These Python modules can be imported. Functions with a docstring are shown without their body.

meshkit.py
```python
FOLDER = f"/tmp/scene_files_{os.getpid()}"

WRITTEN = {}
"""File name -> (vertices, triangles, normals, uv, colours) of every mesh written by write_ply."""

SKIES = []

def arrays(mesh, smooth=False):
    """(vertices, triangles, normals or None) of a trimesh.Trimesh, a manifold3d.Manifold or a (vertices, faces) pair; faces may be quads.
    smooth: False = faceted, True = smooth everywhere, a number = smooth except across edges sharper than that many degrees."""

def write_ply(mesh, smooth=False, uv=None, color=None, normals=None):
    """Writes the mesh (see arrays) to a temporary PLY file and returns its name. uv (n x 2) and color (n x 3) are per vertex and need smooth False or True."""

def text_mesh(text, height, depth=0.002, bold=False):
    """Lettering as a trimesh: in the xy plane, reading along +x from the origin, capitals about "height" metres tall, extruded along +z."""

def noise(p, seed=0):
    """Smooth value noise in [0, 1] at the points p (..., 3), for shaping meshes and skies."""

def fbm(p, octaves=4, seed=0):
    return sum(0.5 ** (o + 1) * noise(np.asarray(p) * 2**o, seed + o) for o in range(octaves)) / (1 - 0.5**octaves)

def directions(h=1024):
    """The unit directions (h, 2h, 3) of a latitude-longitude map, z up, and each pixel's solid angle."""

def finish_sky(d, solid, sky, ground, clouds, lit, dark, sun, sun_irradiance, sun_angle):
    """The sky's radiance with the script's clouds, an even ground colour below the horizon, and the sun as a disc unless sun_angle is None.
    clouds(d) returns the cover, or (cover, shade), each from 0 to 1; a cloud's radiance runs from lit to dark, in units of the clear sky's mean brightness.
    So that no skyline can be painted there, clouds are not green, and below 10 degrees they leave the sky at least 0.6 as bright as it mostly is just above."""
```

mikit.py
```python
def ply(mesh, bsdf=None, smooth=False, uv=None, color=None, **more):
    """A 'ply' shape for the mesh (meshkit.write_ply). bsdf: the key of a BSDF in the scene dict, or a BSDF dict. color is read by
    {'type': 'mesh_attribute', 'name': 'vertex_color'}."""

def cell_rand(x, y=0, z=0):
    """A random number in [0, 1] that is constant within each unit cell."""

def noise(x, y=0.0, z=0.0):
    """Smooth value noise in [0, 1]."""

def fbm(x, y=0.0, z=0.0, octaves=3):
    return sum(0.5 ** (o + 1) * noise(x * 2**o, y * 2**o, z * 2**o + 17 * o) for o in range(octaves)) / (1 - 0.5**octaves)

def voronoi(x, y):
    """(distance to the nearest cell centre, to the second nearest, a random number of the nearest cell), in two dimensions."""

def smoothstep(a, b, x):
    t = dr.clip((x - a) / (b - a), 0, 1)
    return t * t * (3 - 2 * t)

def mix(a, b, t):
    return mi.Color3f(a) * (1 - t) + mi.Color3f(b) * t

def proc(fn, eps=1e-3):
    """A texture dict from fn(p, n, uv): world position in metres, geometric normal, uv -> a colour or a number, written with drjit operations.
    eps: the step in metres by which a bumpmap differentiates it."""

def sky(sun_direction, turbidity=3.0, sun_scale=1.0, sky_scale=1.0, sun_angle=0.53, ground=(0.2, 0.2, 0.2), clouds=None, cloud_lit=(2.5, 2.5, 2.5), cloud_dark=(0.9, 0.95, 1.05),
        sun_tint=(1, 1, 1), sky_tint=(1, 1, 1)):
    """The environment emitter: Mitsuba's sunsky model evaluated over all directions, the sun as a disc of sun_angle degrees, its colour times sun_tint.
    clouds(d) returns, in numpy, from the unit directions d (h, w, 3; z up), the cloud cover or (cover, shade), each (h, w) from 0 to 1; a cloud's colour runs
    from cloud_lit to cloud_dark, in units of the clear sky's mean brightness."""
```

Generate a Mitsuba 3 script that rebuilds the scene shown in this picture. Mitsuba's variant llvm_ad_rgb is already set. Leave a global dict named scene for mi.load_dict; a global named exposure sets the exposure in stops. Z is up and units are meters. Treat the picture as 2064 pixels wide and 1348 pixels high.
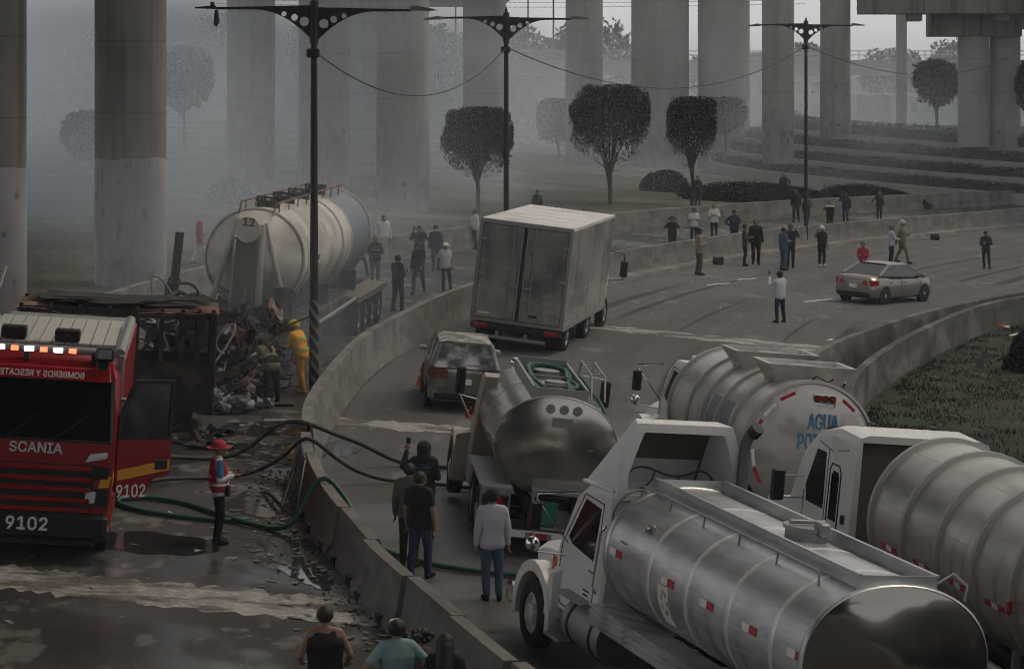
import math, random
import numpy as np
import trimesh, manifold3d, shapely
from shapely.geometry import Polygon, Point
from scipy.interpolate import PchipInterpolator
import drjit as dr
import mitsuba as mi
import mikit, meshkit

R = random.Random(7)
NR = np.random.default_rng(11)
scene, labels = {}, {}
T = mi.ScalarTransform4f

# ------------------------------------------------------------------ camera, sky, exposure
CAM_Z = 8.65
scene['camera'] = {
    'type': 'perspective', 'fov': 23.336, 'fov_axis': 'x', 'near_clip': 0.5, 'far_clip': 3000.0,
    'principal_point_offset_x': 0.0, 'principal_point_offset_y': 0.3887,
    'to_world': T().look_at(origin=[0, 0, CAM_Z], target=[0, 100, CAM_Z], up=[0, 0, 1]),
    'medium': {'type': 'ref', 'id': 'haze_air'},
}
scene['sky'] = mikit.sky((0.45, 0.25, 0.85), turbidity=4, sun_scale=0.42, sun_angle=20, clouds=lambda d: (np.ones(d.shape[:2]), np.clip(1.1 * d[..., 2], 0, 1)),
                         cloud_lit=(3.3, 3.3, 3.3), cloud_dark=(1.7, 1.7, 1.7))
exposure = 0.88
HAZE, SMOKE = 0.0004, 0.054
scene['haze_air'] = {'type': 'homogeneous', 'albedo': {'type': 'rgb', 'value': [0.82, 0.90, 0.98]}, 'sigma_t': HAZE,
                     'phase': {'type': 'isotropic'}}

# ------------------------------------------------------------------ materials
def rgb(c):
    return {'type': 'rgb', 'value': [float(x) for x in c]}

def mat(name, color, rough=0.6, two=True, bump=None, bscale=0.01, **kw):
    d = {'type': 'principled', 'base_color': color if isinstance(color, dict) else rgb(color),
         'roughness': rough if isinstance(rough, dict) else float(rough)}
    d.update(kw)
    if bump is not None:
        d = {'type': 'bumpmap', 'arbitrary': bump, 'scale': bscale, 'bsdf': d}
    scene[name] = {'type': 'twosided', 'bsdf': d} if two else d
    return name

fbm, noise, smoothstep, mix, voronoi = mikit.fbm, mikit.noise, mikit.smoothstep, mikit.mix, mikit.voronoi
pr = mikit.proc

# lateral coordinate of the curved carriageways (the skid marks and ruts follow it)
CURVE = np.polyfit([27, 40, 54, 66, 81, 98, 114, 132, 152], [1.75, -2.4, -4.35, -3.9, -1.6, 3.75, 10.3, 19.8, 31.5], 4)

def lateral(p):
    y = mi.Float(p.y)
    x = mi.Float(0)
    for c in CURVE:
        x = x * y + float(c)
    return p.x - x

def f_asphalt(p, n, uv):
    t = lateral(p)
    big = fbm(p.x * 0.35, p.y * 0.22, 0, 3)
    fine = noise(p.x * 22, p.y * 22)
    ruts = noise(t * 1.7, p.y * 0.05, 3)
    skid = smoothstep(0.62, 0.8, noise(t * 3.1, p.y * 0.035, 9)) * smoothstep(0.4, 0.62, noise(p.x * .14, p.y * .09, 5))
    damp = smoothstep(44.5, 47.5, p.y - p.x * .25 + 2.2 * fbm(p.x * .8, p.y * .8, 4, 3))
    g = (0.045 + 0.025 * damp) * (0.55 + 0.6 * big + 0.22 * fine + 0.35 * ruts) * (1 - 0.6 * skid)
    pale = smoothstep(0.66, 0.8, fbm(p.x * 0.9, p.y * 0.5, 7, 4))
    g = g * (1 + 0.5 * pale)
    cx = p.x * .42 + noise(p.y * .7, p.x * .7) * .9
    cell = voronoi(cx * .55, p.y * .16 + noise(p.x * 1.3, p.y * 1.3) * .25)
    crack = smoothstep(0.0, 0.018, cell[1] - cell[0])
    g = g * (0.55 + 0.45 * crack)
    return mix((1.0, 0.97, 0.93), (0.97, 1.0, 1.03), big) * g

def f_asphalt_rough(p, n, uv):
    wet = smoothstep(0.42, 0.6, fbm(p.x * 0.3 + 4, p.y * 0.2, 2, 3)) * smoothstep(66, 46, p.y)
    return 0.85 - 0.35 * wet

def f_wet(p, n, uv):
    big = fbm(p.x * 0.5, p.y * 0.4, 1, 4)
    fine = noise(p.x * 24, p.y * 24)
    dirt = smoothstep(0.52, 0.7, fbm(p.x * 1.3, p.y * 0.9, 5, 4))
    ash = smoothstep(0.6, 0.74, fbm(p.x * 1.9, p.y * 1.1, 11, 5))
    g = 0.034 * (0.4 + 0.9 * big + 0.25 * fine)
    return mix(mix((g, g, g), (.030, .028, .025), dirt * .7), (.15, .145, .135), ash * .55)

def f_wet_rough(p, n, uv):
    w = fbm(p.x * 0.55, p.y * 0.4, 3, 4)
    return 0.24 + 0.6 * smoothstep(0.40, 0.6, w) + 0.08 * noise(p.x * 9, p.y * 9)

def f_strip(p, n, uv):
    a = fbm(p.x * 2.2, p.y * 1.5, 4, 4)
    sp = noise(p.x * 15, p.y * 15, 2)
    d = dr.clip(smoothstep(0.45, 0.7, fbm(p.x * 1.1, p.y * 3.0, 8, 4)) + smoothstep(-4.5, -9.5, p.x) * .55 * noise(p.x * 2, p.y * 3, 3), 0, 1)
    return mix((.30, .29, .275), (.10, .09, .08), d) * (0.5 + 0.55 * a + 0.35 * smoothstep(.55, .9, sp))

def f_concrete(p, n, uv):
    a = fbm(p.x * 1.4, p.y * 1.4, p.z * 1.4, 4)
    st = smoothstep(0.55, 0.85, fbm((p.x + p.y) * 2.3, p.z * 0.6, 1, 4))
    low = smoothstep(0.45, 0.62, fbm(p.x * .8, p.y * .8, p.z * 2.2, 3))
    return mix((.155, .149, .139), (.068, .064, .06), st * .4 + low * .4) * (0.6 + 0.7 * a)

def f_concrete_dark(p, n, uv):
    return f_concrete(p, n, uv) * (.45 + .35 * smoothstep(.45, .65, fbm(p.x * .6, p.y * .6, p.z, 3)))

def f_pillar(p, n, uv):
    a = fbm(p.x * .9, p.y * .9, p.z * .35, 4)
    st = smoothstep(0.5, 0.8, fbm((p.x + p.y * .6) * 3.2, p.z * 0.12, 1, 3))
    j = p.z / 2.44 - dr.floor(p.z / 2.44)
    return mix((.20, .185, .165), (.10, .092, .08), st * .8) * (0.62 + 0.65 * a) * dr.select(j < .025, .72, 1.0)

def f_pillar_far_lit(p, n, uv):  # paler pillar colour: the light on the distant piers is painted in
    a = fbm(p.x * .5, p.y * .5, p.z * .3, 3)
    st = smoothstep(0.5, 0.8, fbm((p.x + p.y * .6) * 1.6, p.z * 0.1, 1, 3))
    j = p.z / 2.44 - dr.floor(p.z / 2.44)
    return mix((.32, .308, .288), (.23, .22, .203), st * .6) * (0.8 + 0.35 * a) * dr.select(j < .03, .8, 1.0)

def f_pillar_paint(p, n, uv):
    a = fbm(p.x * .9, p.y * .9, p.z * .5, 4)
    sc = smoothstep(0.64, 0.76, fbm(p.x * 3.5, p.y * 3.5, p.z * 1.8, 4))
    st = smoothstep(0.55, 0.8, fbm((p.x - p.y * .5) * 4, p.z * .25, 4, 3))
    return mix(mix((.33, .32, .325), (.22, .21, .215), st * .6), (.15, .15, .16), sc * .8) * (0.65 + 0.6 * a)

def f_ground(p, n, uv):
    a = fbm(p.x * .2, p.y * .2, 0, 4)
    b = noise(p.x * 5, p.y * 5)
    return mix((.045, .052, .03), (.09, .082, .066), smoothstep(.4, .65, a)) * (.6 + .5 * b)

def f_lawn(p, n, uv):
    a = fbm(p.x * .5, p.y * .5, 3, 4)
    b = noise(p.x * 9, p.y * 9)
    c = noise(p.x * 40, p.y * 40)
    return mix(mix((.015, .022, .010), (.026, .028, .015), smoothstep(.42, .66, a)), (.045, .038, .028), smoothstep(.66, .78, fbm(p.x * 1.3, p.y * 1.3, 8, 4))) * (.5 + .55 * b + .35 * c)

def f_burnt(p, n, uv):
    a = fbm(p.x * 4, p.y * 4, p.z * 4, 4)
    r = smoothstep(.55, .72, fbm(p.x * 2 + 9, p.y * 2, p.z * 2, 3))
    return mix(mix((.005, .005, .006), (.03, .029, .031), a), (.085, .05, .034), r * .6)

def f_rust(p, n, uv):
    a = fbm(p.x * 1.6, p.y * 3, p.z * 3, 4)
    b = smoothstep(.45, .65, fbm(p.x * .9 + 3, p.y * 1.2, p.z, 3))
    return mix(mix((.17, .085, .06), (.08, .062, .05), b), (.27, .2, .17), smoothstep(.55, .8, a) * .7)

def f_ash(p, n, uv):
    a = fbm(p.x * 3, p.y * 3, p.z * 3, 4)
    return mix((.05, .05, .055), (.42, .42, .45), smoothstep(.35, .72, a))

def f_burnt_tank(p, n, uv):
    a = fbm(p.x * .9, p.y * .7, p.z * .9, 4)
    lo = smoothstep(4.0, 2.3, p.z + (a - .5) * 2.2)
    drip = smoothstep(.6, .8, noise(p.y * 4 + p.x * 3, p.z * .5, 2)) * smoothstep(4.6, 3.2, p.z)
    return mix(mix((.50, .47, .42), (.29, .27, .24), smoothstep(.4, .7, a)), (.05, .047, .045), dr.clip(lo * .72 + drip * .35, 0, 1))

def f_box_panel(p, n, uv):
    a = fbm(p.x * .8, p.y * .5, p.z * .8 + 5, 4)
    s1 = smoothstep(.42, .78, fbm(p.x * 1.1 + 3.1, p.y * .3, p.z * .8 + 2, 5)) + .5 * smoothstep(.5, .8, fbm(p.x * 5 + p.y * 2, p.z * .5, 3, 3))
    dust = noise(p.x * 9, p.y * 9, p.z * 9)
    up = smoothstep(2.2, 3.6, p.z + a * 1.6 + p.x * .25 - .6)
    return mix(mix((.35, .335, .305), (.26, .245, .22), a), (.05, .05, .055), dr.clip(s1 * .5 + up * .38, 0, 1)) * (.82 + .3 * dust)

def f_white_dirty(p, n, uv):
    a = fbm(p.x * 1.6, p.y * 1.6, p.z * 1.6, 4)
    return mix((.57, .56, .535), (.36, .34, .31), smoothstep(.45, .75, a) * .6)

def f_alu(p, n, uv):
    a = fbm(p.x * 1.2, p.y * 1.2, p.z * 2.6, 4)
    b = noise(p.x * 3, p.y * 3, p.z * 26)
    g = smoothstep(.6, .8, noise(p.y * 9 + p.x * 6, p.z * .9, 6)) * smoothstep(2.7, 1.5, p.z)
    return mix((.62, .63, .64), (.44, .45, .465), smoothstep(.35, .7, a)) * (.86 + .2 * b) * (1 - .3 * g)

def f_steel_warm(p, n, uv):
    a = fbm(p.x * .9, p.y * .9, p.z * 1.8, 4)
    d = smoothstep(.5, .74, fbm(p.x * 2.4, p.y * .7, p.z * 2.2 + 2, 3))
    g = smoothstep(.6, .78, noise(p.y * 7 + p.x * 5, p.z * .8, 6)) * smoothstep(2.9, 1.6, p.z)
    return mix((.50, .482, .455), (.36, .346, .324), smoothstep(.4, .7, a)) * (1 - .3 * d) * (1 - .35 * g)

def f_steel_rough(p, n, uv):
    return .3 + .2 * fbm(p.x * 1.5, p.y * 1.5, p.z * 3, 3)

def f_dents(p, n, uv):
    return fbm(p.x * 1.1, p.y * 1.1, p.z * 1.1, 2)

def f_bark(p, n, uv):
    return mix((.04, .034, .028), (.085, .075, .065), noise(p.x * 12, p.y * 12, p.z * 3))

def f_dirtcar(p, n, uv):
    a = fbm(p.x * 2.4, p.y * 2.4, p.z * 2.4, 4)
    return mix((.10, .098, .09), (.32, .31, .28), smoothstep(.42, .68, a))

def f_stripes(p, n, uv):
    s = p.z * 3.1 + p.x * 4.2
    k = s - dr.floor(s)
    return mix((.022, .022, .024), (.20, .19, .16), dr.select(k < .42, 1.0, 0.0) * (.5 + .5 * noise(p.x * 9, p.y * 9, p.z * 7)))

def f_burnt_roof(p, n, uv):
    return fbm(p.x * 3, p.y * 6, p.z * 2, 4)

mat('m_asphalt', pr(f_asphalt), pr(f_asphalt_rough), two=False, specular=.4)
mat('m_wet', pr(f_wet), pr(f_wet_rough), two=False, specular=.5)
mat('m_strip', pr(f_strip), .8, two=False)
mat('m_concrete', pr(f_concrete), .9)
mat('m_concrete_dark', pr(f_concrete_dark), .85)
mat('m_pillar', pr(f_pillar), .9)
mat('m_pillar_paint', pr(f_pillar_paint), .75)
mat('m_ground', pr(f_ground), .95, two=False)
mat('m_lawn', pr(f_lawn), .95, two=False)
mat('m_burnt', pr(f_burnt), .8)
mat('m_rust', pr(f_rust), .85)
mat('m_ash', pr(f_ash), .95)
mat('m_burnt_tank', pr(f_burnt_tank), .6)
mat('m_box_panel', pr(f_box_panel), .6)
mat('m_white_dirty', pr(f_white_dirty), .45, clearcoat=.4, clearcoat_gloss=.8)
mat('m_alu', pr(f_alu), pr(f_steel_rough), metallic=.8)
mat('m_steel', pr(f_steel_warm), pr(f_steel_rough), metallic=.55)
scene['m_mirror'] = {'type': 'twosided', 'bsdf': {'type': 'bumpmap', 'arbitrary': pr(f_dents, .02), 'scale': .016,
                     'bsdf': {'type': 'principled', 'base_color': rgb((.46, .435, .40)), 'metallic': .95, 'roughness': .19}}}
scene['m_mirror_shaded'] = {'type': 'twosided', 'bsdf': {'type': 'bumpmap', 'arbitrary': pr(f_dents, .02), 'scale': .05,  # near tank rear end: its shade is put into a darker reflectance
                     'bsdf': {'type': 'principled', 'base_color': rgb((.30, .285, .265)), 'metallic': .95, 'roughness': .10}}}
mat('m_foam', (.13, .128, .12), .9)
mat('m_slat', (.42, .415, .39), .5)
mat('m_water', (.02, .02, .02), .04, specular=.6)
mat('m_bark', pr(f_bark), .9)
mat('m_dirtcar', pr(f_dirtcar), .7)
mat('m_stripes', pr(f_stripes), .7)
mat('m_pole', (.009, .0095, .011), .5)
mat('m_white', (.60, .60, .59), .4, clearcoat=.5)
mat('m_seam', (.66, .66, .65), .4, metallic=.5)
mat('m_stack', (.14, .14, .15), .45, metallic=.5)
mat('m_hub', (.55, .55, .56), .3, metallic=.2)
mat('m_rib', (.38, .37, .35), .5, metallic=.5)
mat('m_chrome', (.75, .75, .76), .12, metallic=1.0)
mat('m_dullmetal', (.30, .30, .30), .5, metallic=.6)
mat('m_black', (.006, .006, .0065), .5)
mat('m_rubber', (.011, .011, .0115), .85)
mat('m_glass', (.003, .0035, .004), .16, specular=.25)
mat('m_glass_sky', (.01, .011, .012), .05, specular=.8)
mat('m_red', (.21, .004, .007), .25, clearcoat=.7, clearcoat_gloss=.9)
mat('m_redtape', (.40, .02, .03), .4)
mat('m_whitetape', (.75, .75, .74), .4)
mat('m_yellowtape', (.55, .27, .03), .4)
mat('m_lens_red', (.30, .012, .01), .25)
mat('m_lens_amber', (.42, .10, .02), .25)
mat('m_lens_clear', (.5, .52, .55), .15)
mat('m_blue_print', (.06, .20, .36), .5)
mat('m_blue_band', (.15, .175, .21), .55)
mat('m_brown_print', (.12, .03, .025), .6)
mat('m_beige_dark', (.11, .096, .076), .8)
mat('m_silver', (.27, .25, .225), .3, metallic=.6, clearcoat=.5)
mat('m_taupe', (.30, .26, .215), .45, clearcoat=.4)
mat('m_greenhose', (.012, .085, .05), .5)
mat('m_blackhose', (.03, .03, .032), .6)
mat('m_greentarp', (.01, .13, .075), .6)
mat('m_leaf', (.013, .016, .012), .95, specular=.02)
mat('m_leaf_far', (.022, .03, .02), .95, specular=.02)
mat('m_hedge', (.02, .025, .016), .8)
mat('m_grassblade', (.015, .021, .009), .95, specular=.05)
mat('m_whitepaint', (.62, .61, .58), .7)
mat('m_orange', (.62, .13, .035), .7)
mat('m_pillar_far_lit', pr(f_pillar_far_lit), .9)
mat('m_farwall', (.22, .22, .22), .9)
mat('m_fargray', (.16, .17, .2), .9)
mat('m_terrace', (.30, .285, .26), .9)
mat('m_skin', (.22, .125, .085), .55)
mat('m_hair', (.01, .009, .008), .6)
CLOTH = {'black': (.006, .006, .0065), 'charcoal': (.017, .018, .02), 'navy': (.016, .02, .034), 'denim': (.055, .085, .15),
         'darkdenim': (.03, .045, .085), 'white': (.55, .55, .56), 'lilac': (.40, .39, .45), 'red': (.34, .03, .04),
         'pink': (.27, .028, .055), 'coral': (.55, .075, .055), 'teal': (.17, .27, .27), 'khaki': (.15, .125, .075),
         'olive': (.06, .058, .042), 'tan': (.20, .175, .13), 'orange': (.75, .34, .03), 'yellow': (.55, .43, .06),
         'blue': (.03, .16, .32), 'maroon': (.06, .03, .032), 'slate': (.055, .075, .11), 'cream': (.42, .38, .33),
         'grey': (.08, .08, .085), 'lime': (.42, .45, .12), 'brown': (.05, .035, .025), 'petrol': (.03, .085, .095)}
def f_cloth_bump(p, n, uv):
    return fbm(p.x * 7, p.y * 7, p.z * 5, 3)
for k, c in CLOTH.items():
    mat('c_' + k, c, .85, sheen=.2)

# lit lamps of the fire engine's light bar
# ------------------------------------------------------------------ mesh helpers: a mesh is (vertices, triangles)
def cat(*ms):
    vs, fs, o = [], [], 0
    for m in ms:
        v, f = np.asarray(m[0], float), np.asarray(m[1], int)
        vs.append(v); fs.append(f + o); o += len(v)
    return np.vstack(vs), np.vstack(fs)

def xf(m, M):
    v = np.asarray(m[0], float)
    v2 = v @ M[:3, :3].T + M[:3, 3]
    f = np.asarray(m[1], int)
    return (v2, f[:, ::-1]) if np.linalg.det(M[:3, :3]) < 0 else (v2, f)

def mv(m, x=0, y=0, z=0):
    return np.asarray(m[0], float) + [x, y, z], m[1]

def rot(axis, deg):
    a = math.radians(deg); c, s = math.cos(a), math.sin(a)
    M = np.eye(4)
    i, j = {'x': (1, 2), 'y': (2, 0), 'z': (0, 1)}[axis]
    M[i, i] = c; M[i, j] = -s; M[j, i] = s; M[j, j] = c
    return M

def trans(x, y, z):
    M = np.eye(4); M[:3, 3] = (x, y, z); return M

def hull(pts):
    h = trimesh.convex.convex_hull(np.asarray(pts, float))
    return np.array(h.vertices), np.array(h.faces)

def box(sx, sy, sz, c=(0, 0, 0), b=0.0):
    """a box of full size sx, sy, sz about c; b = chamfer"""
    hx, hy, hz = sx / 2, sy / 2, sz / 2
    if b <= 0:
        p = np.array([[x, y, z] for x in (-hx, hx) for y in (-hy, hy) for z in (-hz, hz)]) + c
        f = [[0, 1, 3], [0, 3, 2], [4, 6, 7], [4, 7, 5], [0, 4, 5], [0, 5, 1], [2, 3, 7], [2, 7, 6], [0, 2, 6], [0, 6, 4], [1, 5, 7], [1, 7, 3]]
        return p, np.array(f)
    b = min(b, hx * .95, hy * .95, hz * .95)
    p = []
    for x in (-1, 1):
        for y in (-1, 1):
            for z in (-1, 1):
                p += [[x * hx, y * (hy - b), z * (hz - b)], [x * (hx - b), y * hy, z * (hz - b)], [x * (hx - b), y * (hy - b), z * hz]]
    return hull(np.array(p) + c)

def bx(x0, x1, y0, y1, z0, z1, b=0.0):
    return box(x1 - x0, y1 - y0, z1 - z0, ((x0 + x1) / 2, (y0 + y1) / 2, (z0 + z1) / 2), b)

def frame_of(d):
    d = np.asarray(d, float); d = d / (np.linalg.norm(d) + 1e-12)
    a = np.cross(d, [0, 0, 1.0] if abs(d[2]) < .9 else [1.0, 0, 0]); a /= np.linalg.norm(a)
    return a, np.cross(d, a), d

def loft(rings, cap0=True, cap1=True, closed=True):
    n = len(rings[0]); v = np.vstack(rings); f = []
    for i in range(len(rings) - 1):
        for j in range(n if closed else n - 1):
            a, b = i * n + j, i * n + (j + 1) % n
            f += [[a, b, b + n], [a, b + n, a + n]]
    v = list(map(list, v))
    if cap0:
        v.append(list(np.mean(rings[0], 0))); k = len(v) - 1
        f += [[k, (j + 1) % n, j] for j in range(n)]
    if cap1:
        v.append(list(np.mean(rings[-1], 0))); k = len(v) - 1; o = (len(rings) - 1) * n
        f += [[k, o + j, o + (j + 1) % n] for j in range(n)]
    return np.array(v), np.array(f)

def cyl(p0, p1, r0, r1=None, n=14):
    r1 = r0 if r1 is None else r1
    p0, p1 = np.asarray(p0, float), np.asarray(p1, float)
    a, b, d = frame_of(p1 - p0)
    t = np.arange(n) * 2 * math.pi / n
    ring = np.cos(t)[:, None] * a + np.sin(t)[:, None] * b
    return loft([p0 + ring * r0, p1 + ring * r1])

def tube(pts, r, n=8):
    p = np.asarray(pts, float)
    d = np.gradient(p, axis=0)
    rs = np.broadcast_to(r, (len(p),))
    a, b, _ = frame_of(d[0]); rings = []
    t = np.arange(n) * 2 * math.pi / n
    for i in range(len(p)):
        dd = d[i] / (np.linalg.norm(d[i]) + 1e-12)
        a = a - dd * (a @ dd); a /= np.linalg.norm(a) + 1e-12
        b = np.cross(dd, a)
        rings.append(p[i] + rs[i] * (np.cos(t)[:, None] * a + np.sin(t)[:, None] * b))
    return loft(rings)

def smooth_path(pts, m=40):
    p = np.asarray(pts, float)
    s = np.r_[0, np.cumsum(np.linalg.norm(np.diff(p, axis=0), axis=1))]
    from scipy.interpolate import CubicSpline
    c = CubicSpline(s, p)
    return c(np.linspace(0, s[-1], m))

def bars(segs, r, n=6):
    return cat(*[cyl(a, b, r, n=n) for a, b in segs])

def lathe_x(prof, n=24, caps=True):
    """profile of (x, radius) about the x axis"""
    t = np.arange(n) * 2 * math.pi / n
    return loft([np.stack([np.full(n, x), r * np.cos(t), r * np.sin(t)], 1) for x, r in prof], caps, caps)

def ellipse_ring(y, a, b, zc=0, n=40, e=2.0, xc=0):
    t = np.arange(n) * 2 * math.pi / n
    c, s = np.cos(t), np.sin(t)
    x = a * np.sign(c) * np.abs(c) ** (2 / e); z = b * np.sign(s) * np.abs(s) ** (2 / e)
    return np.stack([xc + x, np.full(n, y), zc + z], 1)

def sphere(c, r, n=12):
    m = trimesh.creation.icosphere(2, radius=1.0) if n > 10 else trimesh.creation.icosphere(1, radius=1.0)
    return np.array(m.vertices) * r + np.asarray(c, float), np.array(m.faces)

def extrude(poly, depth):
    m = trimesh.creation.extrude_polygon(poly, depth, engine='earcut')
    return np.array(m.vertices), np.array(m.faces)

def prism_x(pts_yz, x0, x1):
    """polygon in the y-z plane, extruded along x"""
    m = extrude(Polygon(pts_yz), x1 - x0)
    v = m[0]
    return np.stack([v[:, 2] + x0, v[:, 0], v[:, 1]], 1), m[1]

def text(s, h, depth=.004, bold=False):
    m = meshkit.text_mesh(s, h, depth, bold)
    v = np.array(m.vertices)
    v[:, 0] -= (v[:, 0].min() + v[:, 0].max()) / 2
    return v, np.array(m.faces)

def on_rear(m, x, y, z, sx=1.0):
    """lettering laid on a rear face (normal -y), read from behind"""
    v = m[0]
    return np.stack([v[:, 0] * sx + x, y - v[:, 2], v[:, 1] + z], 1), m[1]

def on_front(m, x, y, z, tilt=0.0):
    """lettering on a front face (normal +y), read from the front"""
    v = m[0]
    w = np.stack([-v[:, 0] + x, y + v[:, 2] + v[:, 1] * tilt, v[:, 1] + z], 1)
    return w, m[1]

# ------------------------------------------------------------------ entries of the scene
used = {}
def numbered(k):
    n = used.get(k, 0); used[k] = n + 1
    return k if n == 0 else f'{k}_{n:03d}'

def put(key, m, material, smooth=False):
    scene[key] = mikit.ply((np.asarray(m[0], float), np.asarray(m[1], int)), material, smooth)
    return key

def thing(name, label=None, cat_=None, group=None, kind=None):
    k = numbered(name)
    d = {}
    if label: d['label'] = label
    if cat_: d['category'] = cat_
    if group: d['group'] = group
    if kind: d['kind'] = kind
    labels[k] = d
    return k

def part(parent, name, m, material, smooth=False, M=None, label=None, kind=None):
    k = numbered(parent + '__' + name)
    if m is not None:
        put(k, xf(m, M) if M is not None else m, material, smooth)
    if label or kind:
        labels[k] = {**({'label': label} if label else {}), **({'kind': kind} if kind else {})}
    return k

def solo(name, m, material, label, cat_, smooth=False, group=None, kind=None):
    k = thing(name, label, cat_, group, kind)
    put(k, m, material, smooth)
    return k

# ------------------------------------------------------------------ the lie of the land: the carriageways bank down to the right
def gz(x, y):
    return -0.055 * np.clip(x, -30, 45) + 0.008 * np.clip(y, 0, 220)

def ground_frame(x, y, heading, roll=0.0, dz=0.0):
    """local axes: x right, y forward, z up, on the banked ground; heading in degrees from +Y towards +X"""
    a = math.radians(heading)
    up = np.array([.055, -.008, 1.0]); up /= np.linalg.norm(up)
    f = np.array([math.sin(a), math.cos(a), 0.0]); f -= up * (f @ up); f /= np.linalg.norm(f)
    r = np.cross(f, up)
    M = np.eye(4); M[:3, 0], M[:3, 1], M[:3, 2] = r, f, up
    M[:3, 3] = (x, y, float(gz(x, y)) + dz)
    return M @ rot('y', roll)

MED = PchipInterpolator([5, 18, 27, 31.8, 36.6, 39.2, 48.5, 54, 63.6, 72.8, 81, 98.3, 105.6, 114, 123.6, 131.9, 152, 190],
                        [9.5, 4.9, 1.75, .06, -1.45, -2.2, -4.0, -4.35, -4.1, -3.05, -1.6, 3.75, 6.7, 10.3, 15.1, 19.8, 31.5, 54])
LW = PchipInterpolator([5, 30, 45, 58, 66.5, 83.6, 106, 128, 144, 178, 200], [-9, -12.5, -13.2, -13.1, -12.5, -10.2, -3.1, 6.85, 15.3, 36.8, 51])
RB = PchipInterpolator([5, 28, 36, 44, 52, 60, 66.4, 77.2, 82.6, 92, 108, 125, 150], [19, 11, 8.6, 7.2, 6.6, 6.9, 7.9, 11.6, 14, 19, 30, 45, 72])
RB2 = PchipInterpolator([5, 28, 36, 44, 52, 58, 61.9, 64.8, 70.7, 78, 86, 91.4, 109, 126, 150], [20.4, 12.3, 9.9, 8.5, 7.8, 7.95, 8.45, 9.1, 10.8, 13.3, 16.5, 19.6, 31.2, 46.4, 73.5])

def strip_sheet(fa, fb, ys, cols, dz):
    v, f = [], []
    for y in ys:
        for t in np.linspace(0, 1, cols):
            x = fa(y) * (1 - t) + fb(y) * t
            v.append([x, y, gz(x, y) + dz])
    for i in range(len(ys) - 1):
        for j in range(cols - 1):
            a = i * cols + j
            f += [[a, a + 1, a + cols + 1], [a, a + cols + 1, a + cols]]
    return np.array(v, float), np.array(f)

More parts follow.
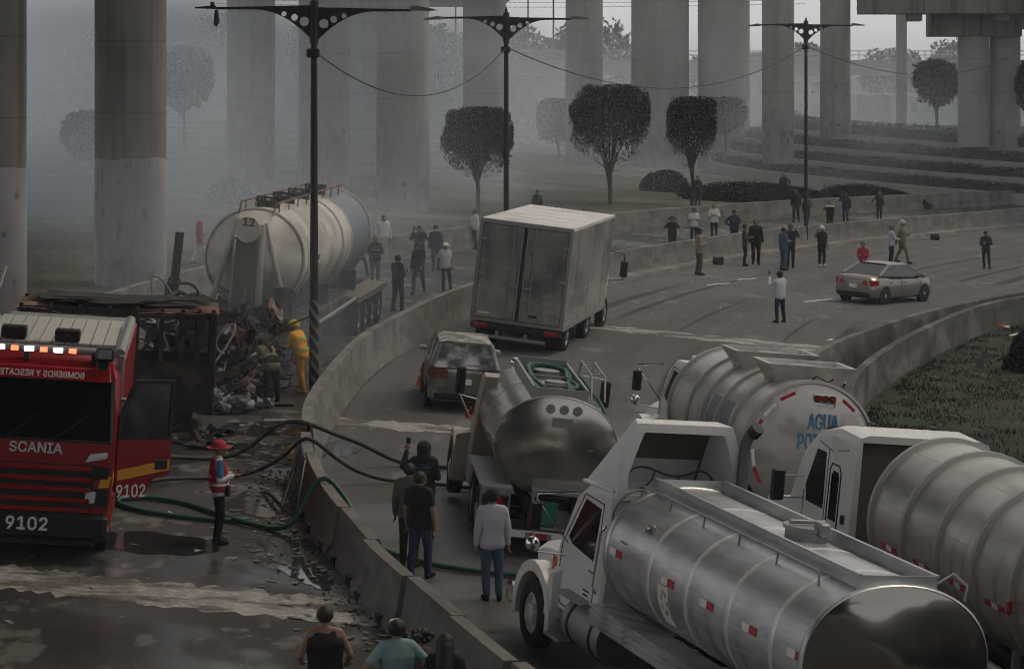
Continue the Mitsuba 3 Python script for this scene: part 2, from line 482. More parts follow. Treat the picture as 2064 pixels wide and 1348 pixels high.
def path_wall(path, prof, smooth_n=None):
    """a wall along a plan path [(x, y)], prof = [(offset to the right, height)] from left foot over the top to right foot"""
    p = np.asarray(path, float)
    d = np.gradient(p, axis=0); d /= np.linalg.norm(d, axis=1, keepdims=True)
    r = np.stack([d[:, 1], -d[:, 0]], 1)
    rings = []
    for i in range(len(p)):
        ring = []
        for o, h in prof:
            q = p[i] + r[i] * o
            ring.append([q[0], q[1], float(gz(q[0], q[1])) + h])
        rings.append(np.array(ring)[::-1])
    return loft(rings)

def resample(fn, y0, y1, step):
    ys = np.linspace(y0, y1, 4000); xs = fn(ys)
    s = np.r_[0, np.cumsum(np.hypot(np.diff(xs), np.diff(ys)))]
    n = max(2, int(round(s[-1] / step)) + 1)
    t = np.linspace(0, s[-1], n)
    return np.stack([np.interp(t, s, xs), np.interp(t, s, ys)], 1)

def wheel(t, M, x, y, r, w, side, rimmat='m_dullmetal', name='wheel', lug=True):
    """a wheel standing at local (x, y), its outer face towards side (-1 left, +1 right)"""
    k = part(t, name, None, None)
    tyre = lathe_x([(-w / 2, r * .62), (-w / 2, r * .9), (-w * .38, r), (w * .38, r), (w / 2, r * .9), (w / 2, r * .62), (w * .3, r * .6)], 28, False)
    rim = lathe_x([(-w * .42, r * .61), (w * .36, r * .61), (w * .43, r * .56), (w * .22, r * .48), (w * .2, r * .3), (w * .5, r * .27), (w * .56, r * .16)], 24)
    if side < 0:
        S = np.diag([-1.0, 1, 1, 1]); tyre, rim = xf(tyre, S), xf(rim, S)
    c = trans(x, y, r)
    part(k, 'tyre', xf(tyre, c), 'm_rubber', 40, M)
    part(k, 'rim', xf(rim, c), rimmat, 30, M)
    if lug:
        nuts = cat(*[box(.05, .045, .045, (side * w * .24, math.cos(a) * r * .38, math.sin(a) * r * .38)) for a in np.arange(8) * math.pi / 4])
        part(k, 'nut_ring', xf(nuts, c), 'm_chrome', False, M, kind='stuff')
    return k
# ------------------------------------------------------------------ the setting
def axis_grid(*segs):
    return np.unique(np.concatenate([np.arange(a, b + .01, s) for a, b, s in segs]))
gx = axis_grid((-300, -60, 20), (-60, 70, 4), (70, 500, 25))
gy = axis_grid((-40, 0, 10), (0, 240, 4), (240, 1000, 30))
GX, GY = np.meshgrid(gx, gy)
v = np.stack([GX.ravel(), GY.ravel(), gz(GX.ravel(), GY.ravel()) - .035], 1)
nx = len(gx); f = []
for i in range(len(gy) - 1):
    for j in range(nx - 1):
        a = i * nx + j
        f += [[a, a + 1, a + nx + 1], [a, a + nx + 1, a + nx]]
solo('ground', (v, np.array(f)), 'm_ground', 'dark worn earth and grass under and beyond the viaduct', 'ground', True, kind='structure')
ys = np.arange(5, 176.1, 1.5)
solo('road', strip_sheet(lambda y: MED(y), lambda y: min(float(RB(min(y, 150))), 80), np.arange(5, 152, 1.5), 10, 0.0), 'm_asphalt',
     'worn grey asphalt carriageway with skid marks curving to the right', 'road', True, kind='structure')
solo('wet_road', strip_sheet(lambda y: LW(y), lambda y: MED(y) - .02, ys, 9, 0.001), 'm_wet',
     'wet dirty carriageway left of the barrier with ash and runoff', 'road', True, kind='structure')
solo('lawn', strip_sheet(lambda y: RB2(y) - .1, lambda y: RB2(y) + 60, np.arange(5, 150, 1.5), 16, -.004), 'm_lawn',
     'dull green grass slope inside the curve right of the barriers', 'lawn', True, kind='structure')

def quad_strip(corners, n, dz, name, label):
    """a cross strip of concrete: two long edges given by their ends (x0,y0)-(x1,y1) far and near, with ragged edges"""
    (a0, a1), (b0, b1) = corners
    v, f = [], []
    rr = np.random.default_rng(len(used))
    for i in range(n + 1):
        t = i / n
        for k in range(5):
            s = k / 4
            x = (a0[0] * (1 - t) + a1[0] * t) * (1 - s) + (b0[0] * (1 - t) + b1[0] * t) * s
            y = (a0[1] * (1 - t) + a1[1] * t) * (1 - s) + (b0[1] * (1 - t) + b1[1] * t) * s
            if k in (0, 4): y += rr.uniform(-.22, .22)
            v.append([x, y, gz(x, y) + dz])
    for i in range(n):
        for k in range(4):
            a = i * 5 + k
            f += [[a, a + 5, a + 6], [a, a + 6, a + 1]]
    v = np.array(v); f = np.array(f)
    e = v[f]; up = np.cross(e[:, 1] - e[:, 0], e[:, 2] - e[:, 0])[:, 2]
    f[up < 0] = f[up < 0][:, ::-1]
    return solo(name, (v, f), 'm_strip', label, 'road strip', True, kind='structure')
quad_strip((((-12.3, 40.6), (-2.0, 38.6)), ((-12.3, 39.0), (-1.6, 36.9))), 70, .006, 'road_strip', 'pale cracked concrete strip across the wet road in front of the fire engine')
quad_strip((((-4.0, 57.6), (6.6, 56.4)), ((-4.1, 56.4), (6.5, 55.2))), 60, .006, 'road_strip', 'pale concrete strip across the road behind the polished oval tanker')
quad_strip((((-1.1, 82.6), (12.4, 77.0)), ((-1.4, 81.2), (12.0, 75.6))), 60, .006, 'road_strip', 'pale concrete strip across the road beside the box truck')

# jersey barriers -----------------------------------------------------------
JP = [(-.31, 0), (-.31, .09), (-.19, .30), (-.10, .86), (.10, .86), (.19, .30), (.31, .09), (.31, 0)]
seg_y = [27.0, 29.6, 31.9, 34.3, 36.7, 39.3, 41.9, 44.6, 47.2, 49.8]
seg_lab = ['concrete barrier segment at the bottom edge of the picture beside the near white truck',
           'concrete barrier segment just behind the woman with long hair, second from the bottom',
           'concrete barrier segment left of the front wheel of the near white truck',
           'concrete barrier segment beside the man in the white sweater, with a shifted end',
           'concrete barrier segment left of the man in black T-shirt and jeans',
           'concrete barrier segment with the green hose bent over its top',
           'concrete barrier segment with chipped foot just beyond the green hose',
           'concrete barrier segment that the black metal rack leans on',
           'concrete barrier segment carrying the two black hoses at the far end of the row']
for i, lab in enumerate(seg_lab):
    y0, y1 = seg_y[i] + .02, seg_y[i + 1] - .03
    off = [0, .05, -.03, .02, -.05, .04, 0, .03, -.02][i]
    pa = np.array([[float(MED(y)) + off, y] for y in np.linspace(y0, y1, 5)])
    t = thing('barrier_segment', lab, 'barrier', 'concrete barrier segments in a row')
    part(t, 'body', path_wall(pa, JP), 'm_concrete', False)
    d = pa[-1] - pa[0]; L = np.linalg.norm(d); d /= L; r = np.array([d[1], -d[0]])
    ang = math.degrees(math.atan2(d[0], d[1]))
    for s in (.22, .78):
        q = pa[0] + d * L * s - r * .295
        M = trans(q[0], q[1], float(gz(*q))) @ rot('z', -ang)
        part(t, 'slot_shade', box(.09, .30, .15, (0, 0, .085), .01), 'm_black', False, M)  # solid black block painting the shade inside a notch
WP = [(-.30, 0), (-.28, .12), (-.16, .34), (-.11, 1.0), (.11, 1.0), (.16, .34), (.28, .12), (.30, 0)]
def long_barrier(name, fn, y0, y1, n, label, prof=WP, step=1.6, mate='m_concrete'):
    """a run of cast segments with open joints, each segment a piece of the barrier"""
    t = thing(name, label, 'barrier')
    p = resample(fn, y0, y1, step)
    cuts = np.linspace(0, len(p) - 1, n + 1).astype(int)
    for a, b in zip(cuts[:-1], cuts[1:]):
        q = p[a:b + 1].copy()
        d = q[-1] - q[-2]; q[-1] -= d / np.linalg.norm(d) * .035
        part(t, 'segment', path_wall(q, prof), mate, 30)
    return t
long_barrier('median_barrier', MED, 50.0, 165, 34, 'long curved concrete median barrier from the burnt tanker to the far right')
long_barrier('outer_barrier', LW, 20, 190, 36, 'concrete wall along the far left edge of the wet road under the viaduct', [(-.2, 0), (-.12, 1.0), (.12, 1.0), (.2, 0)])
long_barrier('inner_barrier', RB, 20, 140, 30, 'dark stained concrete barrier along the right edge of the road', [(-.16, 0), (-.11, .92), (.11, .92), (.16, 0)], mate='m_concrete_dark')
long_barrier('lawn_barrier', RB2, 20, 140, 30, 'concrete barrier between the grass slope and the road barrier', [(-.16, 0), (-.11, .95), (.11, .95), (.16, 0)], mate='m_concrete_dark')
# low kerb along the median's road side, beyond the box truck
kp = resample(lambda y: MED(y) + .95, 84, 160, 2.0)
solo('kerb', path_wall(kp, [(-.5, 0), (-.5, .16), (.06, .15), (.12, 0)]), 'm_concrete', 'low concrete kerb at the foot of the median barrier', 'kerb', 30, kind='structure')

# painted lane marks, worn
def dash(x, y, h, L, w=.12):
    a = math.radians(h); d = np.array([math.sin(a), math.cos(a)]); r = np.array([d[1], -d[0]])
    q = [np.array([x, y]) + d * s * L / 2 + r * t * w / 2 for s, t in ((-1, -1), (-1, 1), (1, 1), (1, -1))]
    return np.array([[*p, float(gz(*p)) + .008] for p in q]), np.array([[0, 1, 2], [0, 2, 3]])
dl = cat(*[dash(x, y, h, L) for x, y, h, L in ((9.6, 101.5, 35, 1.6), (8.2, 98.4, 35, 1.7), (11.6, 93.8, 36, 2.2), (14.2, 97.8, 36, 1.8), (17.3, 85.2, 28, 1.4), (18.4, 87.4, 28, 1.5), (10.3, 80.2, 26, .5), (11.5, 82.4, 26, .5))])
dl = (dl[0], np.array([t if np.cross(dl[0][t[1]] - dl[0][t[0]], dl[0][t[2]] - dl[0][t[0]])[2] > 0 else t[::-1] for t in dl[1]]))
solo('road_marking', dl, 'm_whitepaint', 'worn white lane dashes on the asphalt near the parked sedan', 'road marking', kind='structure')

# ------------------------------------------------------------------ viaducts: piers and decks
def pier(x, y, r, label, band=4.3, top=14.5, base=0.0, oval=1.0, head=0):
    m_up = 'm_pillar' if y < 130 else 'm_pillar_far_lit'  # distant piers get the copy with light in its colour
    z0 = float(gz(x, y)) + base
    t = thing('viaduct_pier', label, 'pillar', 'concrete pillars carrying the viaduct')
    n = 40; a = np.arange(n) * 2 * math.pi / n
    ring = lambda z, k=1.0: np.stack([x + r * k * oval * np.cos(a), y + r * k * np.sin(a), np.full(n, z)], 1)
    if band:
        wob = meshkit.noise(np.stack([a * 3, a * 0 + x, a * 0], 1)) * .12
        rg = ring(z0 + band); rg[:, 2] += wob
        part(t, 'painted_base', loft([ring(z0 - .3, 1.004), np.c_[ring(0, 1.004)[:, :2], rg[:, 2]]], cap1=False), 'm_pillar_paint', True)
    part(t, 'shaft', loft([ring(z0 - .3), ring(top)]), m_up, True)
    if head:
        part(t, 'cap_beam', box(head, r * 2.1, 1.9, (x, y, top + .95), .08), 'm_pillar', False)
    return t
pier(-15.95, 75.0, 1.25, 'thick dark pillar at the left edge of the picture behind the ladder')
pier(-13.2, 85.8, 1.23, 'thick dark pillar nearest the fire engine, second from the left edge')
pier(-14.9, 141.5, 1.37, 'pale pillar in smoke just left of the nearest lamp post')
pier(-10.6, 140, 1.45, 'hazy pillar directly behind the nearest lamp post')
pier(-10.4, 172, 1.35, 'faint pillar half hidden behind the one at the nearest lamp post', 0)
pier(-5.9, 134, 1.42, 'pillar with a slanted paint edge left of the first clipped tree', 4.8, top=16.2)
pier(-1.9, 172, 1.5, 'hazy pillar behind the left half of the first clipped tree', 0, top=16.2)
pier(6.0, 206, 1.55, 'slim hazy pillar left of the widest clipped tree', top=18)
pier(12.3, 206, 1.6, 'broad hazy oval pillar behind the widest clipped tree', 4.3, oval=1.5, top=18)
pier(17.6, 206, 1.6, 'broad hazy oval pillar between the second and third clipped trees', 4.3, oval=1.35, top=18)
pier(19.1, 178, 1.15, 'pale pillar at the left end of the terraced mound', 3.5, base=2.2, top=18)
pier(23.6, 181, 1.1, 'pale pillar on the terraced mound just right of the far lamp post', 3.8, base=4.1, top=18)
pier(33.7, 181, 1.15, 'pillar with a wide cap beam on the mound at the right', 0, top=11.4, base=4.1, head=6.6)
pier(36.1, 181.5, 1.1, 'brownish pillar at the right edge of the picture', 2.6, base=4.1, top=13)
pier(32.2, 205, .45, 'thin pale column far right behind the round tree', 0, base=3)

def deck(path, half, z, label, thick=1.7):
    t = thing('viaduct_deck', label, 'viaduct')
    p = np.asarray(path, float)
    d = np.gradient(p, axis=0); d /= np.linalg.norm(d, axis=1, keepdims=True); r = np.stack([d[:, 1], -d[:, 0]], 1)
    def run(prof):
        return loft([np.array([[*(p[i] + r[i] * o), zz] for o, zz in prof])[::-1] for i in range(len(p))])
    part(t, 'slab', run([(-half, z + thick), (-half, z + thick - .35), (-half * .62, z + .02), (half * .62, z + .02), (half, z + thick - .35), (half, z + thick)]), 'm_pillar')
    part(t, 'parapet', run([(-half, z + thick + .002), (-half, z + thick + .9), (-half + .25, z + thick + .9), (-half + .25, z + thick + .002)]), 'm_concrete')
    part(t, 'parapet', run([(half - .25, z + thick + .002), (half - .25, z + thick + .9), (half, z + thick + .9), (half, z + thick + .002)]), 'm_concrete')
    return t
deck([(-13, -40), (-15, 20), (-15.5, 60), (-15, 100), (-13.2, 142), (-10.4, 172), (-4, 215)], 5.0, 14.5, 'viaduct deck above the left pillars')
deck([(-3, -60), (-4, 0), (-5, 25), (-11, 50), (-25, 80), (-48, 110)], 7.5, 17.6, 'unseen ramp deck added to shade the fire engine and near road')  # unseen ramp, added to keep sky light off windscreen and near road
deck([(-7.5, 118), (-5.9, 134), (-1.9, 172), (1.5, 192)], 4.0, 16.2, 'second viaduct deck above the middle pillars')
deck([(38, 150), (41, 181), (46, 215), (52, 260)], 4.4, 13.35, 'viaduct deck crossing above the terraced mound')
# dark girders at the top right
t = thing('viaduct_girder', 'dark concrete girder crossing the top right corner of the picture', 'viaduct')
part(t, 'beam', xf(box(42, 2.6, 2.2, (0, 0, 0), .05), trans(46, 178, 14.1) @ rot('z', -4)), 'm_pillar')
for i in range(6):
    part(t, 'bearing', xf(box(1.0, 2.2, .5, (-17 + i * 6.2, 0, -1.36), .03), trans(46, 178, 14.1) @ rot('z', -4)), 'm_concrete')

# ------------------------------------------------------------------ terraced mound
MC = (48.0, 205.0)
def ring_pts(rad, a0, a1, n):
    a = np.radians(np.linspace(a0, a1, n))
    return np.stack([MC[0] + rad * np.cos(a), MC[1] + rad * np.sin(a)], 1)
def flat_wall(pa, w, z0, z1):
    p = np.asarray(pa, float); d = np.gradient(p, axis=0); d /= np.linalg.norm(d, axis=1, keepdims=True); r = np.stack([d[:, 1], -d[:, 0]], 1)
    rings = []
    for i in range(len(p)):
        b = float(gz(*p[i]))
        rings.append(np.array([[*(p[i] + r[i] * o), b + h] for o, h in ((-w, z0), (-w, z1), (w, z1), (w, z0))])[::-1])
    return loft(rings)
t = thing('terraced_mound', 'stepped planted mound with pale concrete edges under the viaduct at right', 'mound', kind='structure')
for i, rad in enumerate((31.6, 30.1, 28.6, 27.1)):
    pa = ring_pts(rad, 140, 300, 70)
    part(t, 'retaining_wall', flat_wall(pa, .25, -.3, 1.05 * (i + 1) - .25), 'm_terrace', 30)
    ins = ring_pts(rad - .9, 140, 300, 70)
    v, f = [], []
    for k in range(70):
        b = float(gz(*pa[k])) + 1.05 * (i + 1) - .32
        v += [[*pa[k], b], [*(ring_pts(rad - 1.7 if i < 3 else .5, 140, 300, 70)[k]), b + .02]]
    for k in range(69):
        a = 2 * k; f += [[a, a + 2, a + 3], [a, a + 3, a + 1]]
    v = np.array(v); f = np.array(f)
    e = v[f]; up = np.cross(e[:, 1] - e[:, 0], e[:, 2] - e[:, 0])[:, 2]; f[up < 0] = f[up < 0][:, ::-1]
    part(t, 'planting_bed', (v, f), 'm_terrace' if i < 3 else 'm_lawn', True)

def leaf_cards(pts, size, rng):
    """one small folded leaf of two triangles at each point"""
    n = len(pts)
    a = rng.normal(size=(n, 3)); a /= np.linalg.norm(a, axis=1, keepdims=True)
    b = np.cross(a, rng.normal(size=(n, 3))); b /= np.linalg.norm(b, axis=1, keepdims=True)
    s = size * rng.uniform(.6, 1.35, (n, 1))
    v = np.stack([pts - a * s, pts + b * s * .55, pts + a * s, pts - b * s * .55], 1).reshape(-1, 3)
    k = np.arange(n)[:, None] * 4
    return v, np.vstack([k + [0, 1, 2], k + [0, 2, 3]])

def hedge_pts(pa, half, h, n, rng, base):
    i = rng.uniform(0, len(pa) - 1.001, n); k = i.astype(int); fr = (i - k)[:, None]
    p = np.asarray(pa)[k] * (1 - fr) + np.asarray(pa)[k + 1] * fr
    o = rng.uniform(-1, 1, n); z = rng.uniform(0, 1, n) ** .6
    lump = .92 + .16 * meshkit.noise(np.c_[p * .55, np.zeros(n)])
    rr = np.sqrt(np.clip(1 - (z * .9) ** 3, 0, 1))
    d = p - MC; d /= np.linalg.norm(d, axis=1, keepdims=True)
    p = p + d * (o * half * rr)[:, None]
    return np.c_[p, gz(p[:, 0], p[:, 1]) + base + z * h * lump]
rg = np.random.default_rng(5)
for i, (rad, a0, a1, h) in enumerate(((31.0, 175, 290, .75), (29.5, 165, 292, .75), (28.0, 155, 295, .75), (26.3, 150, 295, 1.15))):
    pa = ring_pts(rad, a0, a1, 120)
    lab = ['lowest', 'second lowest', 'second highest', 'topmost'][i]
    k = thing('terrace_hedge', f'clipped dark hedge on the {lab} step of the terraced mound', 'hedge', 'hedges on the terraced mound')
    part(k, 'core', flat_wall(pa, .42, 1.05 * (i + 1) - .32, 1.05 * (i + 1) - .32 + h * .72), 'm_hedge', 30)
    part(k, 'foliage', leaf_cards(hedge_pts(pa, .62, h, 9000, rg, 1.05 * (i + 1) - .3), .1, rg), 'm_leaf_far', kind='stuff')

# ------------------------------------------------------------------ trees and bushes
def tree(name, x, y, h, cz, rx, rz, label, cat_='tree', n=9000, leaf=.1, mleaf='m_leaf', seed=1, sparse=.55, fork=.3, grp=None, e=3.2, base=0.0, taper=.2):
    """trunk with limbs and a clipped crown: dense at the top, open below where the limbs show"""
    rng = np.random.default_rng(seed)
    z0 = float(gz(x, y)) + base
    t = thing(name, label, cat_, grp)
    zl = cz - rz
    limbs = [tube(smooth_path([(x, y, z0 - .1), (x + .05, y, z0 + zl * .5), (x, y, z0 + zl + .2)], 10), np.linspace(.13, .1, 10), 8)]
    tips = []
    nl = 9
    for i in range(nl):
        a = i * 2 * math.pi / nl + rng.uniform(-.3, .3); q = rng.uniform(.35, .8)
        s = z0 + zl * (1 - fork * rng.uniform(0, 1)) + .1
        mid = (x + math.cos(a) * rx * q * .45, y + math.sin(a) * rx * q * .45, z0 + zl + rz * .55)
        end = (x + math.cos(a) * rx * q, y + math.sin(a) * rx * q, z0 + cz + rz * rng.uniform(.2, .7))
        pth = smooth_path([(x, y, s), mid, end], 12)
        limbs.append(tube(pth, np.linspace(.075, .015, 12), 6))
        for j in range(9):
            st = pth[rng.integers(2, 10)]
            dv = rng.normal(size=3) * [rx * .3, rx * .3, rz * .25] + [0, 0, rz * .25]
            limbs.append(tube(smooth_path([st, st + dv * .5 + rng.normal(size=3) * .08, st + dv], 5), np.linspace(.022, .007, 5), 4))
    part(t, 'trunk', cat(*limbs), 'm_bark', True)
    pts = []
    while len(pts) < n:
        q = rng.uniform(-1, 1, (n, 3))
        w_ = 1 - taper * np.clip(-q[:, 2] + .1, 0, 1.1) ** 1.2
        rr = (np.abs(q / np.stack([w_, w_, np.ones(n)], 1)) ** e).sum(1) ** (1 / e)
        edge = .66 + .66 * meshkit.fbm(q * np.array([2.9, 2.9, 2.6]) + seed * 7, 3)
        ok = rr < edge
        low = np.clip((q[:, 2] + .98) / 1.2, 0, 1) ** 1.2
        shell = np.clip((rr - .3) / .5, 0, 1)
        clump = meshkit.fbm(q * np.array([4.2, 4.2, 3.2]) + seed * 3 + 40, 3)
        dens = (1 - sparse) + sparse * low
        ok &= rng.uniform(size=n) < dens * (.4 + .6 * shell)
        ok &= clump > (.57 - .3 * low)
        pts += list(q[ok])
    pts = np.array(pts[:n]) * [rx, rx, rz] + [x, y, z0 + cz]
    part(t, 'crown', leaf_cards(pts, leaf, rng), mleaf)
    return t
tree('clipped_tree', -1.9, 135.5, 5.7, 3.75, 2.0, 1.95, 'clipped round tree behind the second lamp post', e=2.7, seed=3, n=27000, leaf=.066, sparse=.93, grp='clipped trees in a row')
tree('clipped_tree', 5.9, 150, 7.2, 4.75, 2.45, 2.45, 'widest clipped tree with a forked leaning side trunk', e=2.8, seed=5, n=27000, leaf=.066, sparse=.97, fork=.75, grp='clipped trees in a row')
tree('clipped_tree', 11.1, 153, 6.8, 4.65, 1.55, 2.05, 'narrow clipped tree right of the widest one', e=3.1, seed=8, n=16000, leaf=.064, sparse=.97, fork=.6, grp='clipped trees in a row')
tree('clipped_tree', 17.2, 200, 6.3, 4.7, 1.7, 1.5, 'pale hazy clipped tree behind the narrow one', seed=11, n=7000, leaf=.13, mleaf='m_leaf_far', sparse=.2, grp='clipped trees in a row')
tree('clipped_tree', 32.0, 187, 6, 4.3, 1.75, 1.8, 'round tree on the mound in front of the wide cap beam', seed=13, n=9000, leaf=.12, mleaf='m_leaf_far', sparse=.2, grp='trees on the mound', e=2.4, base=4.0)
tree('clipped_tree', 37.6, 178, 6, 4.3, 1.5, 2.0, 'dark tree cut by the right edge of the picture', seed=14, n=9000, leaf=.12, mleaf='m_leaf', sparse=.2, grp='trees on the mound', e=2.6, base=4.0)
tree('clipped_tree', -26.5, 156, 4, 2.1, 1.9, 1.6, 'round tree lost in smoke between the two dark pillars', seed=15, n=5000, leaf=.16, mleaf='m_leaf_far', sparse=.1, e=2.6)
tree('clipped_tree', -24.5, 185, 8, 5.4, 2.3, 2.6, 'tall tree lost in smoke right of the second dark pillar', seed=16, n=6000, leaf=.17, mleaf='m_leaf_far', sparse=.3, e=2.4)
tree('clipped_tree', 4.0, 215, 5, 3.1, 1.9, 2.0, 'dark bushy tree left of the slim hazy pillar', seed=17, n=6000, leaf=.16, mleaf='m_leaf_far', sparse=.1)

def bush(x, y, rx, ry, h, label, n=12000, leaf=.06, m='m_leaf', seed=1, name='bush', base=0.0):
    rng = np.random.default_rng(seed)
    q = rng.normal(size=(n, 3)); q /= np.linalg.norm(q, axis=1, keepdims=True)
    q[:, 2] = np.abs(q[:, 2])
    lump = .8 + .35 * meshkit.fbm(q * 2.3 + seed, 3)
    p = q * (lump * rng.uniform(.72, 1.0, n))[:, None] * [rx, ry, h]
    X, Y = p[:, 0] + x, p[:, 1] + y
    t = thing(name, label, 'bush')
    ico = trimesh.creation.icosphere(3); w = np.array(ico.vertices); w[:, 2] = np.clip(w[:, 2], -.05, 1)
    w = w * [rx * .8, ry * .8, h * .8] + [x, y, 0]; w[:, 2] += gz(w[:, 0], w[:, 1]) + base
    part(t, 'core', (w, np.array(ico.faces)), 'm_hedge', True)
    part(t, 'foliage', leaf_cards(np.c_[X, Y, gz(X, Y) + base + p[:, 2]], leaf, rng), m)
bush(-14.9, 131, 1.2, 1.1, 1.35, 'round clipped bush in smoke beside the burnt tank', seed=2)
bush(15.9, 74.6, 1.1, 1.1, 1.25, 'dark bush on the grass at the right edge', seed=3, leaf=.07)
bush(16.2, 160, 5.8, 1.2, 1.3, 'long low dark hedge behind the people at the far barrier', seed=4, n=18000)
bush(10.4, 168, 1.9, 1.2, 1.5, 'rounded bush behind the narrow clipped tree', seed=6, n=8000)
bush(23.5, 163, 4.2, 1.2, 1.4, 'low dark hedge right of the far lamp post', seed=7, n=16000)

# blades of grass on the near lawn
gp_ = []
rg = np.random.default_rng(9)
yy = rg.uniform(50, 92, 40000); xx = RB2(yy) + .35 + rg.uniform(0, 1, len(yy)) ** 1.3 * 12
keep = meshkit.fbm(np.c_[xx * .9, yy * .9, xx * 0], 3) > rg.uniform(.35, .65, len(yy)); xx, yy = xx[keep], yy[keep]
bl = rg.uniform(.04, .13, len(yy)); dx = rg.normal(size=len(yy)) * .035; dy = rg.normal(size=len(yy)) * .035
zz = gz(xx, yy) - .01
v = np.stack([np.c_[xx - .012, yy, zz], np.c_[xx + .012, yy, zz], np.c_[xx + dx, yy + dy, zz + bl]], 1).reshape(-1, 3)
solo('grass', (v, np.arange(len(v)).reshape(-1, 3)), 'm_grassblade', 'short rough grass blades on the slope right of the barriers', 'grass', kind='stuff')

# ------------------------------------------------------------------ street lamps and their cable
def bracket_poly(L, d):
    top = [(0, 0), (L * .55, -.03), (L, -.05)]
    low = [(L, -.11)] + [(L * s, -.11 - (d - .11) * ((1 - s / .62) ** 2.1 if s < .62 else 0)) for s in np.linspace(.98, .02, 22)] + [(0, -d)]
    p = Polygon(top + low).buffer(0)
    for x, r in ((.22, .115), (.46, .085), (.72, .062)):
        dy = -(.06 + .5 * (.11 + (d - .11) * max(0, 1 - x / (L * .62)) ** 2.1))
        p = p.difference(Point(x + .02, dy).buffer(r, 12))
    return max(p.geoms, key=lambda g: g.area) if hasattr(p, 'geoms') else p
def street_lamp(x, y, h, L, label, stripes=False, broken=False, cross=0.0):
    z0 = float(gz(x, y))
    t = thing('street_lamp', label, 'street lamp', 'black double-arm street lamps along the median')
    M = trans(x, y, z0) @ rot('z', cross)
    part(t, 'pole', cat(cyl((0, 0, 2.35 if stripes else 0), (0, 0, h), .105, .075, 14), cyl((0, 0, h - .95), (0, 0, h + .1), .11, .11, 12), cyl((0, 0, h + .1), (0, 0, h + .28), .07, .02, 8)), 'm_pole', 40, M)
    if stripes:
        part(t, 'striped_foot', cyl((0, 0, 0), (0, 0, 2.35), .125, .12, 16), 'm_stripes', 40, M, label='pole foot with diagonal warning stripes')
    for s in (-1, 1):
        m = extrude(bracket_poly(L - .55, .92), .05)
        vv = np.stack([m[0][:, 0] * s, m[0][:, 2] - .025, m[0][:, 1] + h - (.05 if s > 0 else .0)], 1)
        part(t, 'arm', (vv, m[1] if s < 0 else m[1][:, ::-1]), 'm_pole', False, M)
        if s < 0 and broken:
            hd = hull([(-L + .02 + a, b, h - .05 + c) for a, b, c in ((0, -.02, 0), (.5, -.1, .04), (.5, .1, .04), (0, .02, -.03), (.55, -.09, -.05), (.55, .09, -.05))])
            part(t, 'lamp_head', hd, 'm_pole', False, M)
            part(t, 'hanging_lamp', cat(hull([(-L + .55 + a, b, h - .12 + c) for a, b, c in ((-.04, -.05, 0), (.04, .05, 0), (-.07, -.06, -.35), (.07, .06, -.3), (0, 0, -.42), (.02, -.05, 0))]), box(.1, .1, .12, (-L + .45, 0, h + .02), .02)), 'm_pole', False, M, label='broken lamp hanging from the left arm tip')
        else:
            hd = hull([(s * (L - .62 + a), b, h - .08 + c) for a, b, c in ((0, -.07, .05), (0, .07, .05), (.15, -.14, .07), (.15, .14, .07), (.55, -.12, .0), (.55, .12, .0), (.72, 0, -.05), (0, -.07, -.05), (0, .07, -.05), (.5, -.1, -.07), (.5, .1, -.07))])
            part(t, 'lamp_head', hd, 'm_dullmetal', False, M)
    part(t, 'clamp', box(.32, .3, .22, (-.02, 0, h - 1.18), .03), 'm_pole', False, M)
    return t
street_lamp(-4.87, 61, 9.6, 2.95, 'tallest black street lamp with a broken left lamp and striped foot', True, True)
street_lamp(-.2, 86.3, 10.0, 2.85, 'black street lamp in the middle behind the box truck', cross=-6)
street_lamp(14.5, 122.3, 11.0, 2.85, 'farthest black street lamp at the right among the bystanders', cross=-14)
def cable(a, b, sag, r=.02):
    t = np.linspace(0, 1, 40)[:, None]
    p = np.array(a) * (1 - t) + np.array(b) * t
    p[:, 2] -= sag * 4 * (t * (1 - t))[:, 0]
    return tube(p, r, 6)
zt = lambda x, y, h: float(gz(x, y)) + h
pa, pb, pc = (-4.8, 61, zt(-4.87, 61, 8.42)), (-.2, 86.3, zt(-.2, 86.3, 8.9)), (14.5, 122.3, zt(14.5, 122.3, 9.9))
solo('overhead_cable', cable(pa, pb, 1.35), 'm_pole', 'sagging cable between the nearest and the middle street lamp', 'cable')
solo('overhead_cable', cable(pb, pc, 1.75), 'm_pole', 'sagging cable between the middle and the farthest street lamp', 'cable')
solo('overhead_cable', cable(pc, (30, 150, 9.6), 1.2), 'm_pole', 'sagging cable running right from the farthest street lamp', 'cable')

# ------------------------------------------------------------------ far things between the pillars
def far_building(x, y, w, d, h, label, m='m_farwall', rows=3, cols=5, base=0.0):
    t = thing('building', label, 'building')
    z0 = float(gz(x, y)) + base
    part(t, 'wall', bx(x - w / 2, x + w / 2, y, y + d, z0 - .2, z0 + h), m)
    part(t, 'roof', bx(x - w / 2 - .2, x + w / 2 + .2, y - .2, y + d + .2, z0 + h, z0 + h + .4), 'm_terrace')
    for i in range(rows):
        for j in range(cols):
            ww, hh = w / cols * .5, h / rows * .5
            cx, cz = x - w / 2 + (j + .5) * w / cols, z0 + (i + .5) * h / rows
            part(t, 'window', bx(cx - ww / 2, cx + ww / 2, y - .04, y + .02, cz - hh / 2, cz + hh / 2), 'm_glass')
far_building(4.0, 330, 9, 8, 10, 'wide blue grey block behind the middle street lamp', 'm_fargray', 2, 3)
far_building(37, 330, 9, 10, 11.5, 'brownish block with windows between the right pillars', 'm_terrace', 4, 4)
far_building(58, 370, 10, 10, 6, 'low pale block behind the round tree at right', 'm_farwall', 2, 5)
far_building(-52, 360, 26, 12, 9, 'long low block in the smoke at far left', 'm_farwall', 2, 7)
